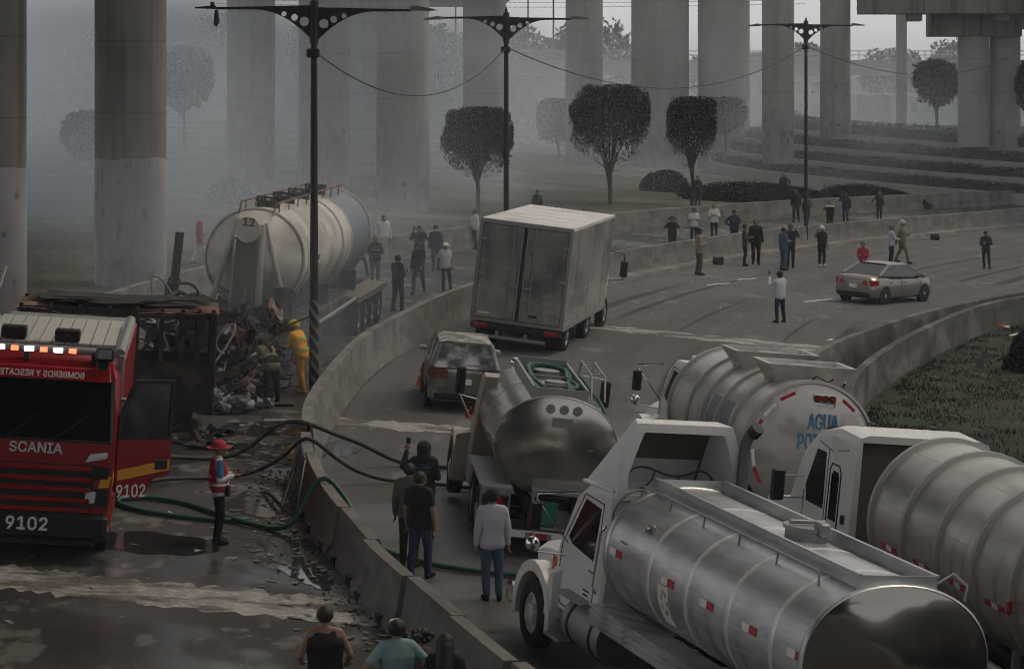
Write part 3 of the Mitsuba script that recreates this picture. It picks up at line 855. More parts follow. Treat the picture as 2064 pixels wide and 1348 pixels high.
far_building(-20, 380, 16, 12, 12, 'pale block in the smoke seen between the middle pillars', 'm_farwall', 3, 4)
t = thing('overpass', 'pale flat overpass far behind the clipped trees', 'bridge')
part(t, 'deck', bx(-6, 74, 300, 309, 8.5, 10.4), 'm_farwall')
part(t, 'railing', bars([((x, 300.2, 10.4), (x, 300.2, 11.5)) for x in np.arange(-6, 74, 1.6)] + [((-6, 300.2, 11.5), (74, 300.2, 11.5)), ((-6, 300.2, 11.0), (74, 300.2, 11.0))], .06, 5), 'm_dullmetal')
for x in (0, 24, 40, 58):
    part(t, 'column', box(1.6, 2, 9.6, (x, 304, 3.7), .1), 'm_farwall')
for i, (x, y, h, s) in enumerate(((-64, 400, 13, 31), (-46, 410, 16, 32), (-30, 395, 14, 33), (-14, 430, 15, 34), (-2, 420, 16.5, 35), (6, 440, 14, 36), (14, 430, 17.5, 37), (24, 440, 15, 38), (36, 430, 14, 39), (50, 420, 15, 40), (66, 430, 14, 41), (80, 440, 16, 42))):
    where = ['far left behind the edge pillar', 'between the two dark pillars', 'right of the second dark pillar', 'behind the burnt tank', 'left of the first clipped tree', 'above the first clipped tree', 'behind the middle street lamp', 'behind the widest clipped tree', 'behind the narrow clipped tree', 'left of the far street lamp', 'right of the far street lamp', 'at the far right edge'][i]
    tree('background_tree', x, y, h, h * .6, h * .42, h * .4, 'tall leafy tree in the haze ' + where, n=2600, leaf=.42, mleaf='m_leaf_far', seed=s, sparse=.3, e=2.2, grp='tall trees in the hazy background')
def power_pole(x, y, h, label):
    t = thing('utility_pole', label, 'utility pole', 'utility poles on the skyline')
    part(t, 'pole', cyl((x, y, -1), (x, y, h), .16, .1, 8), 'm_pole', 40)
    part(t, 'crossarm', cat(box(2.4, .14, .14, (x, y, h - .5)), box(2.0, .14, .14, (x, y, h - 1.3))), 'm_pole')
power_pole(-7.5, 330, 20.0, 'utility pole on the skyline left of the middle street lamp')
power_pole(2.2, 340, 20.6, 'utility pole just right of the middle street lamp top')
power_pole(5.6, 335, 20.2, 'utility pole right of the second lamp on the skyline')
for i, (z, lab) in enumerate(((19.6, 'topmost power line on the skyline'), (18.9, 'middle power line on the skyline'), (18.3, 'lowest power line on the skyline'))):
    solo('power_line', cable((-40, 335, z), (40, 338, z), .5, .035), 'm_pole', lab, 'power line')

def small_car(name, x, y, heading, color, label, L=4.3, W=1.7, H=1.45, cat_='car', cab=(.18, .3, .72, .93), simple=True, M=None, grp=None, glass='m_glass', hood=.62, deck_h=.66, lens='m_lens_red'):
    """a car: body, glasshouse, roof, wheels, lights. cab = fractions of the length (from the rear) of rear glass foot, roof rear, roof front, windscreen foot"""
    t = thing(name, label, cat_, grp)
    M = ground_frame(x, y, heading) if M is None else M
    n = 12
    def ring(y, w, z0, z1, top):
        # closed section: right sill, up the side, over the top to the left
        h = w / 2
        pts = [(h * .86, z0), (h * .98, z0 + .1), (h, z0 + (z1 - z0) * .55), (h * .965, z1 - .04), (h * .88, top), (h * .4, top + .025), (-h * .4, top + .025), (-h * .88, top), (-h * .965, z1 - .04), (-h, z0 + (z1 - z0) * .55), (-h * .98, z0 + .1), (-h * .86, z0)]
        return np.array([[px, y, pz] for px, pz in pts])
    zb = .2
    belt = H * .62
    ysec = [(-.5, .80, zb + .16, H * .45, H * deck_h * .88), (-.485, .90, zb + .06, H * .5, H * deck_h * .97), (-.42, .985, zb, belt, H * deck_h), (-.30, 1.0, zb, belt, H * deck_h + .01), (.0, 1.0, zb, belt, belt + .01), (.2, 1.0, zb, belt, belt + .0), (.30, .985, zb, H * .58, H * hood), (.42, .94, zb, H * .5, H * hood * .92), (.48, .84, zb + .04, H * .44, H * hood * .8), (.5, .7, zb + .12, H * .36, H * hood * .62)]
    body = loft([ring(s * L, W * w, a, b, c) for s, w, a, b, c in ysec])
    part(t, 'body', (body[0], body[1][:, ::-1]), color, 45, M)
    y0, y1, y2, y3 = [(c - .5) * L for c in cab]
    wb, wt = W * .92, W * .70
    zt = H; zbelt = belt + .012
    def gring(y, w, z):
        return [(-w / 2, y, z), (w / 2, y, z)]
    P0, P1, P2, P3 = gring(y0, wb, H * deck_h + .02), gring(y1, wt, zt - .03), gring(y2, wt, zt - .035), gring(y3, wb, zbelt)
    glass_m = hull(P0 + P1 + P2 + P3 + gring(y1 - .05, wb, zbelt) + gring(y2, wb, zbelt))
    part(t, 'glasshouse', glass_m, glass, False, M)
    roof = hull([(s * wt * .5 * k, y, z) for s in (-1, 1) for k, y, z in ((1.05, y1 - .02, zt - .05), (1.05, y2 + .02, zt - .06), (.8, y1 - .05, zt - .005), (.8, (y1 + y2) / 2, zt + .02), (.8, y2 + .05, zt - .02), (1.05, y1, zt - .09), (1.05, y2, zt - .09))])
    part(t, 'roof', roof, color, 45, M)
    for s in (-1, 1):
        pil = (tube([(s * wb * .49, y0, H * deck_h + .02), (s * wt * .505, y1, zt - .05)], .055, 6), tube([(s * wt * .505, y2, zt - .06), (s * wb * .49, y3, zbelt)], .04, 6),
                  tube([(s * (wb + wt) * .252, (y1 * .55 + y2 * .45), (zbelt + zt) / 2 - .2), (s * wt * .508, (y1 * .55 + y2 * .45), zt - .06)], .035, 6))
        for q in pil:
            part(t, 'pillar', q, color, 40, M)
        part(t, 'tail_light', hull([(s * W * a, y, z) for a, y, z in ((.45, -.49 * L, H * .47), (.22, -.512 * L, H * .5), (.45, -.488 * L, H * .62), (.24, -.505 * L, H * .61), (.50, -.42 * L, H * .60), (.50, -.42 * L, H * .5), (.4, -.44 * L, H * .55))]), lens, False, M)
        part(t, 'headlight', hull([(s * W * a, y, z) for a, y, z in ((.26, .478 * L, H * .46), (.43, .44 * L, H * .48), (.43, .43 * L, H * .41), (.28, .49 * L, H * .38), (.35, .4 * L, H * .45))]), 'm_lens_clear', False, M)
        part(t, 'mirror', box(.2, .14, .13, (s * (W * .5 + .06), y3 - .35, zbelt + .1), .03), color, False, M)
        part(t, 'door_seam', cat(box(.008, .012, belt - zb - .2, (s * W * .5, (y1 * .55 + y2 * .45), (belt + zb) / 2 + .05)), box(.008, .012, belt - zb - .25, (s * W * .497, y3 - .35, (belt + zb) / 2 + .05)), box(.01, .18, .025, (s * W * .502, y2 - .55, belt - .12)), box(.01, .18, .025, (s * W * .502, y1 - .15, belt - .12))), 'm_black', False, M)
        for k in (-.31, .31):
            wheel(t, M, s * (W / 2 - .1), k * L, .32, .21, s, 'm_dullmetal', lug=False)
            part(t, 'wheel_arch', xf(lathe_x([(-.02, .36), (.0, .385), (.012, .36)], 20), trans(s * (W / 2 - .004), k * L, .33)), 'm_black', 40, M)
    part(t, 'rear_bumper', box(W * .8, .1, .16, (0, -.5 * L + .02, zb + .18), .03), 'm_black', False, M)
    part(t, 'front_bumper', box(W * .72, .1, .14, (0, .49 * L, zb + .16), .03), 'm_black', False, M)
    part(t, 'number_plate', box(.34, .02, .14, (0, -.506 * L, H * .45)), 'm_whitetape', False, M)
    return t
small_car('parked_car', .7, 330, 80, 'm_white', 'white car far behind the middle street lamp', H=1.5)
small_car('parked_car', 3.6, 250, 85, 'm_white', 'white car beside the base of the slim hazy pillar', H=1.4)
small_car('parked_car', 6.3, 252, 80, 'm_whitepaint', 'second pale car left of the slim hazy pillar', H=1.4)
small_car('parked_car', -48, 246, 80, 'm_silver', 'pale car in the smoke at the far left', H=1.5)
small_car('parked_car', 45, 300, 100, 'm_white', 'white car behind the mound between the right pillars')
small_car('parked_car', 42, 305, 95, 'm_red', 'red car behind the mound between the right pillars')
solo('container', bx(40.3, 44.3, 290, 299, 1.2, 6.3, .05), 'm_fargray', 'dark container box between the right pillars', 'container')
t = thing('delivery_truck', 'blue grey box truck far behind the first clipped tree', 'truck')
M = ground_frame(-14.5, 255, 85)
part(t, 'box', bx(-1.2, 1.2, -3.5, 2.2, .8, 3.4, .05), 'm_fargray', False, M)
part(t, 'cab', bx(-1.1, 1.1, 2.3, 4.0, .5, 2.5, .2), 'm_white', False, M)
for s in (-1, 1):
    wheel(t, M, s, -2, .45, .3, s, lug=False); wheel(t, M, s, 3, .45, .3, s, lug=False)
# ------------------------------------------------------------------ vehicles
def side_panel(pts_yz, hw, side, th=.006):
    """a flat panel on a cab side: polygon in y-z laid on the side plane x = side * hw(z)"""
    a = [(side * (hw(z) + th), y, z) for y, z in pts_yz]
    b = [(side * (hw(z) - .02), y, z) for y, z in pts_yz]
    return hull(a + b)

def side_lines(paths, hw, side, r=.008):
    ms = []
    for p in paths:
        for (y0, z0), (y1, z1) in zip(p[:-1], p[1:]):
            ms.append(cyl((side * (hw(z0) + .002), y0, z0), (side * (hw(z1) + .002), y1, z1), r, n=5))
    return cat(*ms)

def tank_shell(y0, y1, a, b, zc, n=48, e=2.0):
    return loft([ellipse_ring(y, a, b, zc, n, e)[::-1] for y in np.linspace(y0, y1, 2)], False, False)

def tank_head(y, d, a, b, zc, n=48, e=2.0, steps=7, crease=0.0):
    """a dished end at y, bulging by d (negative = towards the rear)"""
    rings = []
    for k in range(steps + 1):
        s = math.cos(k / steps * math.pi / 2 * .97)
        rings.append(ellipse_ring(y + d * (1 - s * s) ** .9, a * s, b * s, zc, n, e))
    m = loft(rings, False, True)
    return m if d > 0 else (m[0], m[1][:, ::-1])

def tank_ring(y, w, a, b, zc, h=.035, n=48, e=2.0):
    return loft([ellipse_ring(y - w / 2, a, b, zc, n, e), ellipse_ring(y - w * .35, a + h, b + h, zc, n, e), ellipse_ring(y + w * .35, a + h, b + h, zc, n, e), ellipse_ring(y + w / 2, a, b, zc, n, e)][::-1], False, False)

def on_tank(y0, y1, z0, z1, a, b, zc, side, off=.006, e=2.0):
    """a curved patch lying on the flank of an oval tank"""
    v, f = [], []
    for i, z in enumerate(np.linspace(z0, z1, 5)):
        x = side * (a * max(0, 1 - abs((z - zc) / b) ** e) ** (1 / e) + off)
        v += [[x, y0, z], [x, y1, z]]
    for i in range(4):
        q = 2 * i; f += [[q, q + 1, q + 3], [q, q + 3, q + 2]]
    return np.array(v), np.array(f)

def sub(A, B):
    mk = lambda m: manifold3d.Manifold(manifold3d.Mesh(np.asarray(m[0], np.float32), np.asarray(m[1], np.uint32)))
    q = (mk(A) - mk(B)).to_mesh()
    return np.array(q.vert_properties[:, :3], float), np.array(q.tri_verts)

def chassis(t, M, y0, y1, z=.85, mate='m_black'):
    part(t, 'chassis', cat(bx(-.47, -.36, y0, y1, z - .14, z + .12), bx(.36, .47, y0, y1, z - .14, z + .12), *[bx(-.36, .36, y - .06, y + .06, z - .1, z + .08) for y in np.linspace(y0 + .3, y1 - .3, 5)]), mate, False, M)

def dual_axle(t, M, y, hw=1.2, r=.5):
    for s in (-1, 1):
        wheel(t, M, s * (hw - .13), y, r, .25, s, 'm_dullmetal')
        wheel(t, M, s * (hw - .42), y, r, .25, s, 'm_dullmetal', lug=False)
    part(t, 'axle', cyl((-hw + .3, y, r), (hw - .3, y, r), .1, n=10), 'm_black', 40, M)

def conv_cab(t, M, paint, yb=-2.3, zr=2.66, hwb=1.04, hwt=.93, door=True, hoodL=1.15, hood_z=1.62, mirrors=(-1, 1), fender=True, r=.5, fx=0.0):
    """cab of a bonneted lorry; front axle at y = 0, rear wall at yb, roof at zr"""
    z0 = .78
    hw = lambda z: hwb + (hwt - hwb) * (z - z0) / (zr - z0)
    prof = [(yb, z0), (-.5, z0), (-.5, hood_z), (-.98, zr - .28), (-1.3, zr - .03), (yb + .12, zr), (yb, zr - .1)]
    b = .05
    pts = []
    for y, z in prof:
        pts += [(s * (hw(z) - b), y, z) for s in (-1, 1)] + [(s * hw(z), np.clip(y, yb + b, -.5 - b), min(z, zr - .09)) for s in (-1, 1)]
    part(t, 'cab', hull(pts), paint, 30, M)
    hood = []
    for y, w, zt in ((-.52, .92, hood_z - .02), (.3, .84, hood_z - .1), (hoodL - .15, .74, hood_z - .26), (hoodL, .66, hood_z - .4)):
        hood += [(s * w, y, zt - .12) for s in (-1, 1)] + [(s * (w - .16), y, zt) for s in (-1, 1)] + [(s * w * .95, y, .75) for s in (-1, 1)]
    part(t, 'hood', hull(hood), paint, 30, M)
    part(t, 'grille', cat(*[box(1.1, .03, .035, (0, hoodL + .0, .8 + k * .07)) for k in range(6)]), 'm_chrome', False, M)
    part(t, 'front_bumper', box(2.2, .22, .32, (0, hoodL + .06, .55), .05), 'm_chrome', 30, M)
    for s in (-1, 1):
        if fender:
            an = np.radians(np.linspace(-12, 190, 26))
            out = [(math.cos(q) * .80, r + math.sin(q) * .76) for q in an]; inn = [(math.cos(q) * .64, r + math.sin(q) * .60) for q in an[::-1]]
            m = prism_x(out + inn, .68, 1.16 + fx)
            rim_pts = m if s > 0 else xf(m, np.diag([-1., 1, 1, 1]))
            part(t, 'fender', rim_pts, paint, 40, M)
            part(t, 'fender_flank', hull([(s * x, y, z) for x, y, z in ((1.14 + fx, -.5, .62), (1.14 + fx, -.78, .62), (1.14 + fx, -.78, 1.25), (1.14 + fx, -.62, 1.22), (.9, -.8, 1.35), (.9, -.5, 1.4), (.9, -.5, .62), (.9, -.85, .62))]), paint, 40, M)
        wheel(t, M, s * (1.02 + fx), 0, r, .27, s, 'm_hub')
        if door:
            win = [(-.86, hood_z + .18), (-1.02, hood_z + .10), (yb + .42, hood_z + .03), (yb + .38, zr - .28), (-1.32, zr - .24)]
            part(t, 'door_window', side_panel(win, hw, s), 'm_glass', False, M)
            seam = [(-.66, 1.0), (-.66, hood_z + .05), (-1.26, zr - .18), (yb + .3, zr - .2), (yb + .27, 1.1), (yb + .5, .84), (-.9, .84), (-.66, 1.0)]
            part(t, 'door_seam', side_lines([seam], hw, s, .009), 'm_black', False, M)
            part(t, 'door_handle', box(.03, .16, .035, (s * (hw(1.5) + .02), yb + .42, 1.5), .01), 'm_chrome', False, M)
            part(t, 'grab_rail', tube([(s * (hw(1.3) + .005), yb + .16, 1.25), (s * (hw(1.4) + .07), yb + .16, 1.35), (s * (hw(2.1) + .07), yb + .12, 2.1), (s * (hw(2.2) + .005), yb + .12, 2.2)], .018, 6), 'm_chrome', 40, M)
        if s in mirrors:
            mx = s * 1.48
            part(t, 'mirror', box(.2, .07, .42, (mx, -.75, 2.05), .03), 'm_black', 30, M)
            part(t, 'mirror', sphere((mx, -.72, 1.65), .105, 12), 'm_chrome', True, M)
            part(t, 'mirror_bracket', cat(tube([(s * .98, -.8, 2.42), (mx, -.74, 2.36), (mx, -.74, 1.55), (s * 1.0, -.85, 1.52)], .017, 6), tube([(s * 1.0, -1.0, 2.46), (mx, -.72, 2.38)], .014, 6), tube([(mx, -.74, 2.3), (s * 1.0, -.9, 1.7)], .012, 6)), 'm_chrome', 40, M)
    wsh = hull([(s * w, y, z) for s in (-1, 1) for w, y, z in ((.86, -.515, hood_z + .06), (.82, -.955, zr - .3), (.86, -.49, hood_z + .05), (.82, -.93, zr - .31))])
    part(t, 'windscreen', wsh, 'm_glass', False, M)
    return hw

def tape_run(t, M, ys, z, a, b, zc, side, pattern, L=.2, h=.09, e=2.0):
    """reflective tape: pattern of R and W pieces"""
    for y in ys:
        red = [on_tank(y - i * L, y - (i + 1) * L + .004, z - h / 2, z + h / 2, a, b, zc, side, e=e) for i, c in enumerate(pattern) if c == 'R']
        wht = [on_tank(y - i * L, y - (i + 1) * L + .004, z - h / 2, z + h / 2, a, b, zc, side, e=e) for i, c in enumerate(pattern) if c == 'W']
        part(t, 'red_tape', cat(*red), 'm_redtape', False, M)
        if wht: part(t, 'white_tape', cat(*wht), 'm_whitetape', False, M)

# --- near white tanker ------------------------------------------------------
t = thing('tanker_truck', 'white bonneted truck with long bare aluminium tank, nearest at the bottom right', 'tanker truck')
M = ground_frame(1.30, 36.5, -19.0, 2.2)
hw = conv_cab(t, M, 'm_white')
outer = [(s * w, y, z) for s in (-1, 1) for w, y, z in ((.86, -.98, 2.60), (.95, -2.42, 2.60), (.72, -2.36, 3.66), (.62, -2.05, 3.68), (.6, -1.75, 3.5), (.94, -2.38, 3.05), (.76, -2.38, 3.55))]
inner = [(s * w, y, z) for s in (-1, 1) for w, y, z in ((.70, -1.2, 2.68), (.80, -2.7, 2.67), (.62, -2.7, 3.54), (.55, -1.95, 3.54), (.83, -2.7, 3.0), (.66, -2.7, 3.48))]
part(t, 'roof_fairing', sub(hull(outer), hull(inner)), 'm_white', 25, M)
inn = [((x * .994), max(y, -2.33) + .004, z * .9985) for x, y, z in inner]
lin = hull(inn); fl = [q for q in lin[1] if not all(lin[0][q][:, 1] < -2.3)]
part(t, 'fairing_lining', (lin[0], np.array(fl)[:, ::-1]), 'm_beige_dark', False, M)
part(t, 'wiring', cat(tube(smooth_path([(-.72, -2.2, 2.95), (-.4, -2.15, 3.02), (0, -2.18, 2.92), (.35, -2.15, 3.0), (.62, -2.2, 2.75)], 20), .016, 5), tube(smooth_path([(-.3, -2.16, 3.0), (-.42, -2.2, 2.8), (-.6, -2.2, 2.72)], 8), .012, 5), tube(smooth_path([(.1, -2.16, 2.93), (.0, -2.2, 2.78), (.12, -2.2, 2.7)], 8), .012, 5)), 'm_black', 40, M)
part(t, 'roof_lip', tube([(-.92, -1.1, 2.64), (-.96, -2.3, 2.70), (.96, -2.3, 2.70), (.92, -1.1, 2.64)], .03, 6), 'm_white', 40, M)
chassis(t, M, -9.0, .9)
A, B, ZC = 1.17, .90, 1.96
Y0, Y1 = -8.85, -2.72
part(t, 'tank_shell', tank_shell(Y1, Y0, A, B, ZC, 56, 2.15), 'm_alu', 60, M)
part(t, 'front_head', tank_head(Y1, .14, A, B, ZC, 56, 2.15), 'm_alu', 60, M)
part(t, 'rear_head', tank_head(Y0, -.11, A, B, ZC, 56, 2.15), 'm_mirror_shaded', True, M, label='polished mirror-like rear end of the tank')
for y in (-4.25, -5.5, -6.75, -8.0):
    part(t, 'weld_band', tank_ring(y, .11, A, B, ZC, .006, 56, 2.15), 'm_seam', 60, M)
part(t, 'end_rim', tank_ring(Y0 + .03, .1, A, B, ZC, .025, 56, 2.15), 'm_alu', 60, M)
part(t, 'end_rim', tank_ring(Y1 - .03, .1, A, B, ZC, .025, 56, 2.15), 'm_alu', 60, M)
for s in (-1, 1):
    tape_run(t, M, (-2.9, -4.7, -5.95, -7.2, -8.45) if s < 0 else (-4, -6, -8), 2.02, A, B, ZC, s, 'WR' if s < 0 else 'RW', .21, .1, 2.15)
part(t, 'sticker', on_tank(-4.6, -4.95, 1.45, 1.95, A, B, ZC, -1, .004, 2.15), 'm_whitepaint', False, M, label='white sticker with a faded emblem on the tank flank')
em = cat(*[on_tank(-4.77 - .09 * math.cos(q), -4.77 - .09 * math.cos(q) - .06, 1.7 + .14 * math.sin(q), 1.76 + .14 * math.sin(q), A, B, ZC, -1, .007, 2.15) for q in np.arange(7) * .9])
part(t, 'emblem', em, 'm_taupe', False, M)
# top tray, manhole, rail
xl, xr = -.48, .50
tz = ZC + B
part(t, 'tray', cat(bx(xl, xl + .02, Y0 + .1, Y1 + .02, tz - .12, tz + .11), bx(xr - .02, xr, Y0 + .1, Y1 + .02, tz - .12, tz + .11), bx(xl + .02, xr - .02, Y0 + .1, Y0 + .12, tz - .12, tz + .10), bx(xl + .02, xr - .02, Y1, Y1 + .02, tz - .12, tz + .10),
    bx(xl - .03, xl + .0, Y0 + .1, Y1 + .02, tz + .09, tz + .112), bx(xr, xr + .03, Y0 + .1, Y1 + .02, tz + .09, tz + .112)), 'm_alu', False, M)
part(t, 'manhole', cat(cyl((.12, -6.1, tz - .02), (.12, -6.1, tz + .12), .27, n=24), cyl((.12, -6.1, tz + .12), (.12, -6.1, tz + .16), .30, n=24), box(.14, .2, .16, (.2, -6.35, tz + .16), .02), box(.5, .05, .05, (.12, -6.1, tz + .2), .01)), 'm_dullmetal', 30, M)
rz = ZC + B * .84; rx = -.68
part(t, 'hand_rail', cat(tube([(rx - .03, Y1 + .05, rz - .08), (rx, Y1, rz + .14), (rx, -8.1, rz + .14), (rx - .03, -8.2, rz - .08)], .018, 6), *[cyl((rx - .02, y, rz - .08), (rx, y, rz + .14), .015, n=6) for y in (-3.7, -4.8, -5.9, -7.0)]), 'm_dullmetal', 40, M)
part(t, 'grab_handle', tube(smooth_path([(-1.02, -2.55, 2.35), (-1.0, -2.62, 2.6), (-.8, -2.66, 2.78), (-.6, -2.62, 2.76)], 12), .02, 6), 'm_dullmetal', 40, M)
part(t, 'lifting_lug', cat(box(.05, .2, .1, (-1.0, -3.85, 2.5), .015), box(.14, .05, .08, (-1.02, -3.85, 2.47), .015)), 'm_dullmetal', False, M)
part(t, 'lifting_lug', cat(box(.1, .16, .03, (-1.12, -3.3, 2.2), .01), box(.05, .05, .14, (-1.12, -3.34, 2.12), .01)), 'm_dullmetal', False, M)
# catwalks / side guards
for s in (-1, 1):
    part(t, 'side_guard', cat(bx(min(s * .8, s * 1.24), max(s * .8, s * 1.24), -8.6, -2.55, 1.17, 1.21), bx(min(s * 1.2, s * 1.24), max(s * 1.2, s * 1.24), -8.6, -2.55, .94, 1.168), *[bx(min(s * 1.24, s * 1.262), max(s * 1.24, s * 1.262), -8.6, -2.55, z, z + .035) for z in (.95, 1.03, 1.11, 1.19)]), 'm_alu', False, M)
    ft = cyl((s * .86, -2.75, .72), (s * .86, -1.35, .72), .33, n=28)
    part(t, 'fuel_tank', ft, 'm_dullmetal', 50, M)
    for y in (-1.6, -2.45):
        part(t, 'tank_strap', xf(lathe_x([(-.03, .333), (-.03, .346), (.03, .346), (.03, .333)], 28), trans(s * .86, y, .72) @ rot('z', 90)), 'm_black', 50, M)
    part(t, 'step', cat(box(.34, .95, .05, (s * 1.04, -1.6, 1.08), .015), box(.3, .6, .05, (s * 1.1, -1.15, .42), .015), box(.04, .04, .66, (s * 1.0, -1.2, .74)), box(.04, .04, .66, (s * 1.0, -1.95, .74))), 'm_dullmetal', False, M)
    for yy_ in (-.28, -.36):
        part(t, 'marker_lamp', box(.03, .05, .22, (s * .96, yy_, 1.3), .01), 'm_lens_amber', False, M)
part(t, 'exhaust_stack', cat(cyl((.86, -2.52, .9), (.86, -2.52, 3.35), .085, n=18), tube([(.86, -2.52, 3.3), (.86, -2.52, 3.45), (.88, -2.59, 3.6), (.92, -2.72, 3.7)], [.08, .08, .08, .085], 14)), 'm_stack', 50, M)
part(t, 'exhaust_tip', tube([(.895, -2.64, 3.62), (.93, -2.73, 3.72)], .098, 14), 'm_black', 50, M)
dual_axle(t, M, -6.3); dual_axle(t, M, -7.65)
for x in (-.9, .9):
    part(t, 'mud_flap', box(.6, .02, .6, (x, -8.45, .55)), 'm_black', False, M)
part(t, 'rear_bumper', box(2.3, .14, .2, (0, -9.0, .62), .03), 'm_dullmetal', False, M)
for x, z, mt in ((-.95, 1.3, 'm_lens_red'), (.95, 1.3, 'm_lens_red'), (-.2, 1.28, 'm_redtape'), (.06, 1.28, 'm_whitetape')):
    part(t, 'rear_reflector', box(.24, .03, .10, (x, Y0 - .10 if abs(x) < .5 else Y0 - .03, z), .01), mt, False, M)
part(t, 'rear_hook', tube([(.62, Y0 + .3, tz - .02), (.82, Y0 + .3, tz + .1), (.98, Y0 + .25, tz - .03), (.93, Y0 + .2, tz - .2)], .018, 6), 'm_dullmetal', 40, M)
part(t, 'door_lettering', cat(*[side_panel([(-1.66, 1.2 - i * .06), (-1.88 + i * .04, 1.2 - i * .06), (-1.88 + i * .04, 1.225 - i * .06), (-1.66, 1.225 - i * .06)], hw, -1, .004) for i in range(3)]), 'm_black', False, M)

# --- drinking water tanker --------------------------------------------------
t = thing('tanker_truck', 'steel tanker with blue lettering AGUA POTABLE on its round rear end', 'tanker truck')
M = ground_frame(5.17, 44.6, -12.4, 2.2)
RR, ZC = 1.2, 1.84
part(t, 'tank_shell', tank_shell(4.9, 0, RR, RR, ZC), 'm_steel', 60, M)
part(t, 'rear_head', tank_head(0, -.2, RR, RR, ZC), 'm_steel', True, M)
part(t, 'front_head', tank_head(4.9, .2, RR, RR, ZC), 'm_steel', True, M)
for y in (.02, .95, 1.85, 2.75, 3.65, 4.88):
    part(t, 'rib', tank_ring(y, .11, RR, RR, ZC, .055), 'm_rib', 40, M)
for y0, x0, x1 in ((.55, -.72, .98), (2.35, -.78, .92)):
    tz = ZC + RR
    o = hull([(x, y, z) for x, y, z in ((x0, y0, tz + .24), (x1, y0, tz + .24), (x0, y0 + .95, tz + .24), (x1, y0 + .95, tz + .24), (x0 + .25, y0 + .1, tz - .12), (x1 - .25, y0 + .1, tz - .12), (x0 + .25, y0 + .85, tz - .12), (x1 - .25, y0 + .85, tz - .12))])
    i_ = hull([(x, y, z) for x, y, z in ((x0 + .05, y0 + .05, tz + .3), (x1 - .05, y0 + .05, tz + .3), (x0 + .05, y0 + .9, tz + .3), (x1 - .05, y0 + .9, tz + .3), (x0 + .26, y0 + .14, tz + .02), (x1 - .26, y0 + .14, tz + .02), (x0 + .26, y0 + .81, tz + .02), (x1 - .26, y0 + .81, tz + .02))])
    part(t, 'spill_tray', sub(o, i_), 'm_steel', False, M)
    part(t, 'manhole', cyl((0.1, y0 + .47, tz - .1), (.1, y0 + .47, tz + .2), .26, n=20), 'm_dullmetal', 30, M)
for word, dx, z, h in (('AGUA', .16, ZC + .40, .27), ('POTABLE', .16, ZC + .04, .27)):
    part(t, 'lettering', on_rear(text(word, h, .03, True), dx, -.175 if word == 'POTABLE' else -.155, z, .55), 'm_blue_print', False, M, label='blue words ' + word)
part(t, 'lamp_panel', box(.44, .05, .30, (.18, -.075, ZC + .87), .02), 'm_dullmetal', False, M)
for i, dirn in enumerate((-1, 1, -1)):
    c = .04 + i * .14
    p = Polygon([(-.055 * dirn, .055), (-.055 * dirn, -.055), (.055 * dirn, 0)])
    part(t, 'arrow_lamp', on_rear(extrude(p, .02), c, -.1, ZC + .94), 'm_lens_red', False, M, label='red arrow lamp')
    part(t, 'lamp_bezel', xf(cyl((c, -.1, ZC + .94), (c, -.112, ZC + .94), .068, n=16), np.eye(4)), 'm_black', 40, M)
part(t, 'info_plate', box(.34, .02, .1, (.18, -.105, ZC + .80), .008), 'm_whitepaint', False, M)
for a_, mt in ((52, 'm_redtape'), (118, 'm_redtape'), (160, 'm_redtape'), (190, 'm_whitetape'), (208, 'm_redtape'), (140, 'm_whitetape'), (35, 'm_whitetape'), (20, 'm_redtape')):
    q = math.radians(a_)
    R0 = rot('y', -(a_ - 90))
    m = xf(box(.30, .02, .09, (0, 0, 0), .005), R0)
    part(t, 'tape', mv(m, math.cos(q) * RR * .88, -.045, ZC + math.sin(q) * RR * .88), mt, False, M)
for y in (1.2, 2.0):
    part(t, 'flank_mark', on_tank(y, y + .5, ZC + .05, ZC + .6, RR, RR, ZC, -1, .005), 'm_blue_band', False, M, label='faded blue patch on the tank flank')
part(t, 'top_hook', tube(smooth_path([(-.05, .05, ZC + RR), (.05, .02, ZC + RR + .12), (.2, .02, ZC + RR + .05), (.35, .02, ZC + RR + .1)], 12), .015, 5), 'm_black', 40, M)
chassis(t, M, -.1, 8)
M2 = M @ trans(.12, 7.6, 0)
conv_cab(t, M2, 'm_white', zr=2.62, hwb=.96, hwt=.86, fender=True)
for x in (-.45, .6):
    part(t, 'roof_lamp', box(.16, .12, .12, (x, 5.9, 2.68), .03), 'm_white', False, M)
dual_axle(t, M, .9); dual_axle(t, M, 2.2)
for s in (-1, 1):
    part(t, 'side_box', cat(bx(min(s * .7, s * 1.2), max(s * .7, s * 1.2), 3.1, 4.8, .5, 1.0, .03), cyl((s * 1.1, .2, 1.02), (s * 1.1, 4.7, 1.02), .09, n=12)), 'm_dullmetal', 30, M)
part(t, 'rear_bumper', box(2.3, .14, .2, (0, -.15, .6), .03), 'm_dullmetal', False, M)

